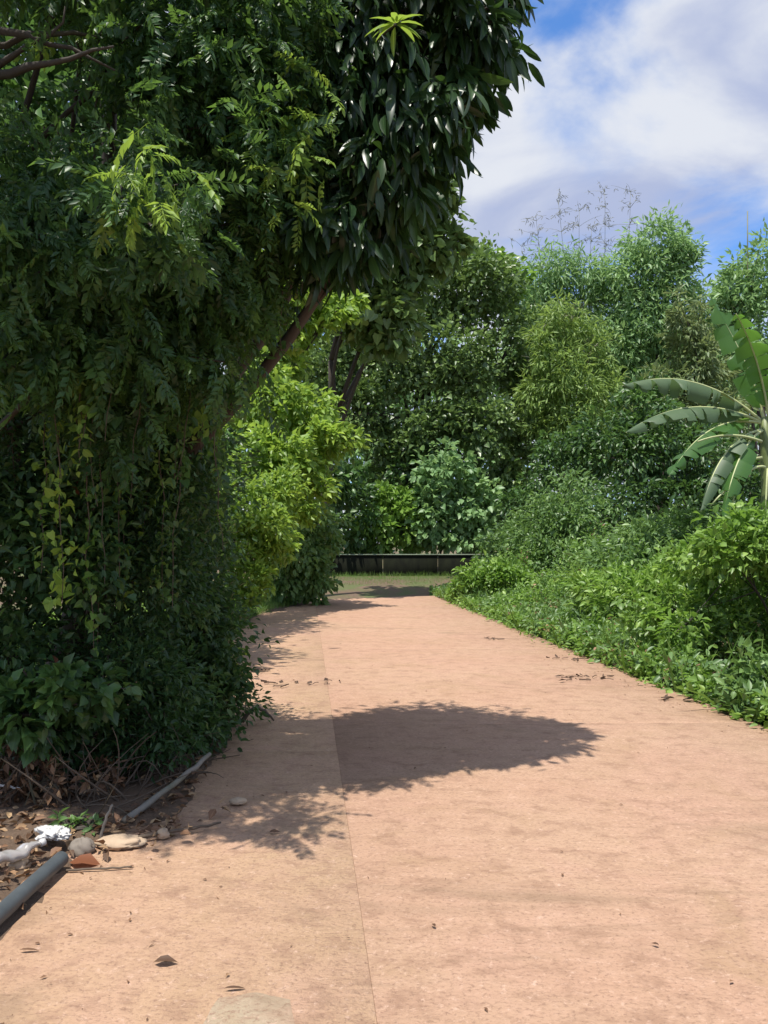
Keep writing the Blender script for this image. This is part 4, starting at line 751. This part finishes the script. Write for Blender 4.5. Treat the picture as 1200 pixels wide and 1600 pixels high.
for i, (px, py, rad, mt, lb) in enumerate([(188, 1316, (.12, .07, .03), 'stone', 'flat tan stone by the fallen stick'), (128, 1326, (.06, .05, .05), 'stoned', 'dark rounded stone beside the white bag'), (255, 1304, (.035, .03, .03), 'stone', 'small pale pebble at the road edge right of the flat stone'), (30, 1352, (.05, .04, .03), 'stone', 'small tan stone behind the pipe'), (372, 1252, (.05, .035, .02), 'stone', 'small pink-tan stone lying in the hedge shadow')]):
    p = on_ground(px, py, .02); o = crumple('stone', lb, 'stone', p, rad, M[mt], 40 + i, .24)
def stick(name, label, a_, b_, c_, r0, r1, mat, forks=()):
    mb = MB(); C = bez(a_, b_, c_, 12); C[1:-1] += R(7).normal(size=(10, 3)) * r0 * .22; mb.tube(C, np.linspace(r0, r1, 12), 8, True, .08, R(8)); o = mb.build(name, mat, None, np.asarray(a_), True, a_); tag(o, label, 'stick')
stick('fallen_stick', 'long grey stick leaning out of the hedge towards the road', on_ground(192, 1284, .02), at(265, 1232, 4.4), at(328, 1178, 4.75), .019, .013, M['barkg'])
stick('fallen_stick', 'short pale upright stick among the rubbish', on_ground(157, 1312, 0), at(163, 1280, 3.9), at(176, 1257, 3.92), .009, .006, M['barkg'])
stick('fallen_stick', 'thin brown stick lying flat on the concrete by the rust brown leaf', on_ground(102, 1360, .012), on_ground(150, 1357, .014), on_ground(206, 1354, .012), .006, .004, M['twig'])
stick('fallen_stick', 'thin bleached stick at the left picture edge above the bag', at(-20, 1226, 4.3), at(5, 1226, 4.3), at(32, 1232, 4.3), .010, .005, M['bagw'])
stick('fallen_stick', 'pale flat stick along the litter right of the tan stone', on_ground(215, 1308, .03), on_ground(290, 1296, .03), on_ground(345, 1285, .03), .010, .006, M['twig'])
# curled dry frond by the hedge
stick('curled_stem', 'dark curled dry stem at the hedge foot where the large shadow begins', on_ground(378, 1128, .02), at(402, 1085, 6.4), on_ground(428, 1126, .02), .02, .008, M['twig'])
plant('weed', 'small green weed sprouting behind the white bag', 'weed', on_ground(112, 1300), R(190), [B(105, 1288, 4.0, 26, 16, .06), B(140, 1292, 4.0, 22, 14, .06)], 110, 12, 'ovate', .05, M['verge2'], top=at(112, 1288, 4.0), r0=.005, parts=60, cname='foliage', droop=.1)
plant('withered_bush', 'withered reddish brown bush at the hedge foot by the left picture edge', 'shrub', (-2.05, 4.45, 0), R(191), [B(25, 1195, 4.4, 45, 50, .15), B(70, 1230, 4.35, 50, 35, .15), B(150, 1225, 4.5, 60, 40, .15)], 700, 40, ('ovate', 'slim', 'diamond'), .06, M['dry'], top=at(40, 1200, 4.4), r0=.01, cname='foliage', droop=.5, twigs=10, wmat=M['twig'], tshift=-.1)
# touches of colour in the dark hedge
for i, (px, py, y, lb) in enumerate([(88, 1040, 4.6, 'orange withered leaf in the dark hedge at the left'), (124, 760, 4.8, 'upper red-orange withered leaf in the dark hedge'), (122, 775, 4.8, 'lower red-orange withered leaf in the dark hedge')]):
    o = bpy.data.objects.new('withered_leaf', single_leaf('ovate', M['orange'], .2 + .2 * i)); o.location = tuple(at(px, py, y)); o.rotation_euler = (1.0, .3, 1.2 + i); o.scale = (.08, .08, .08); link(o); tag(o, lb, 'leaf')
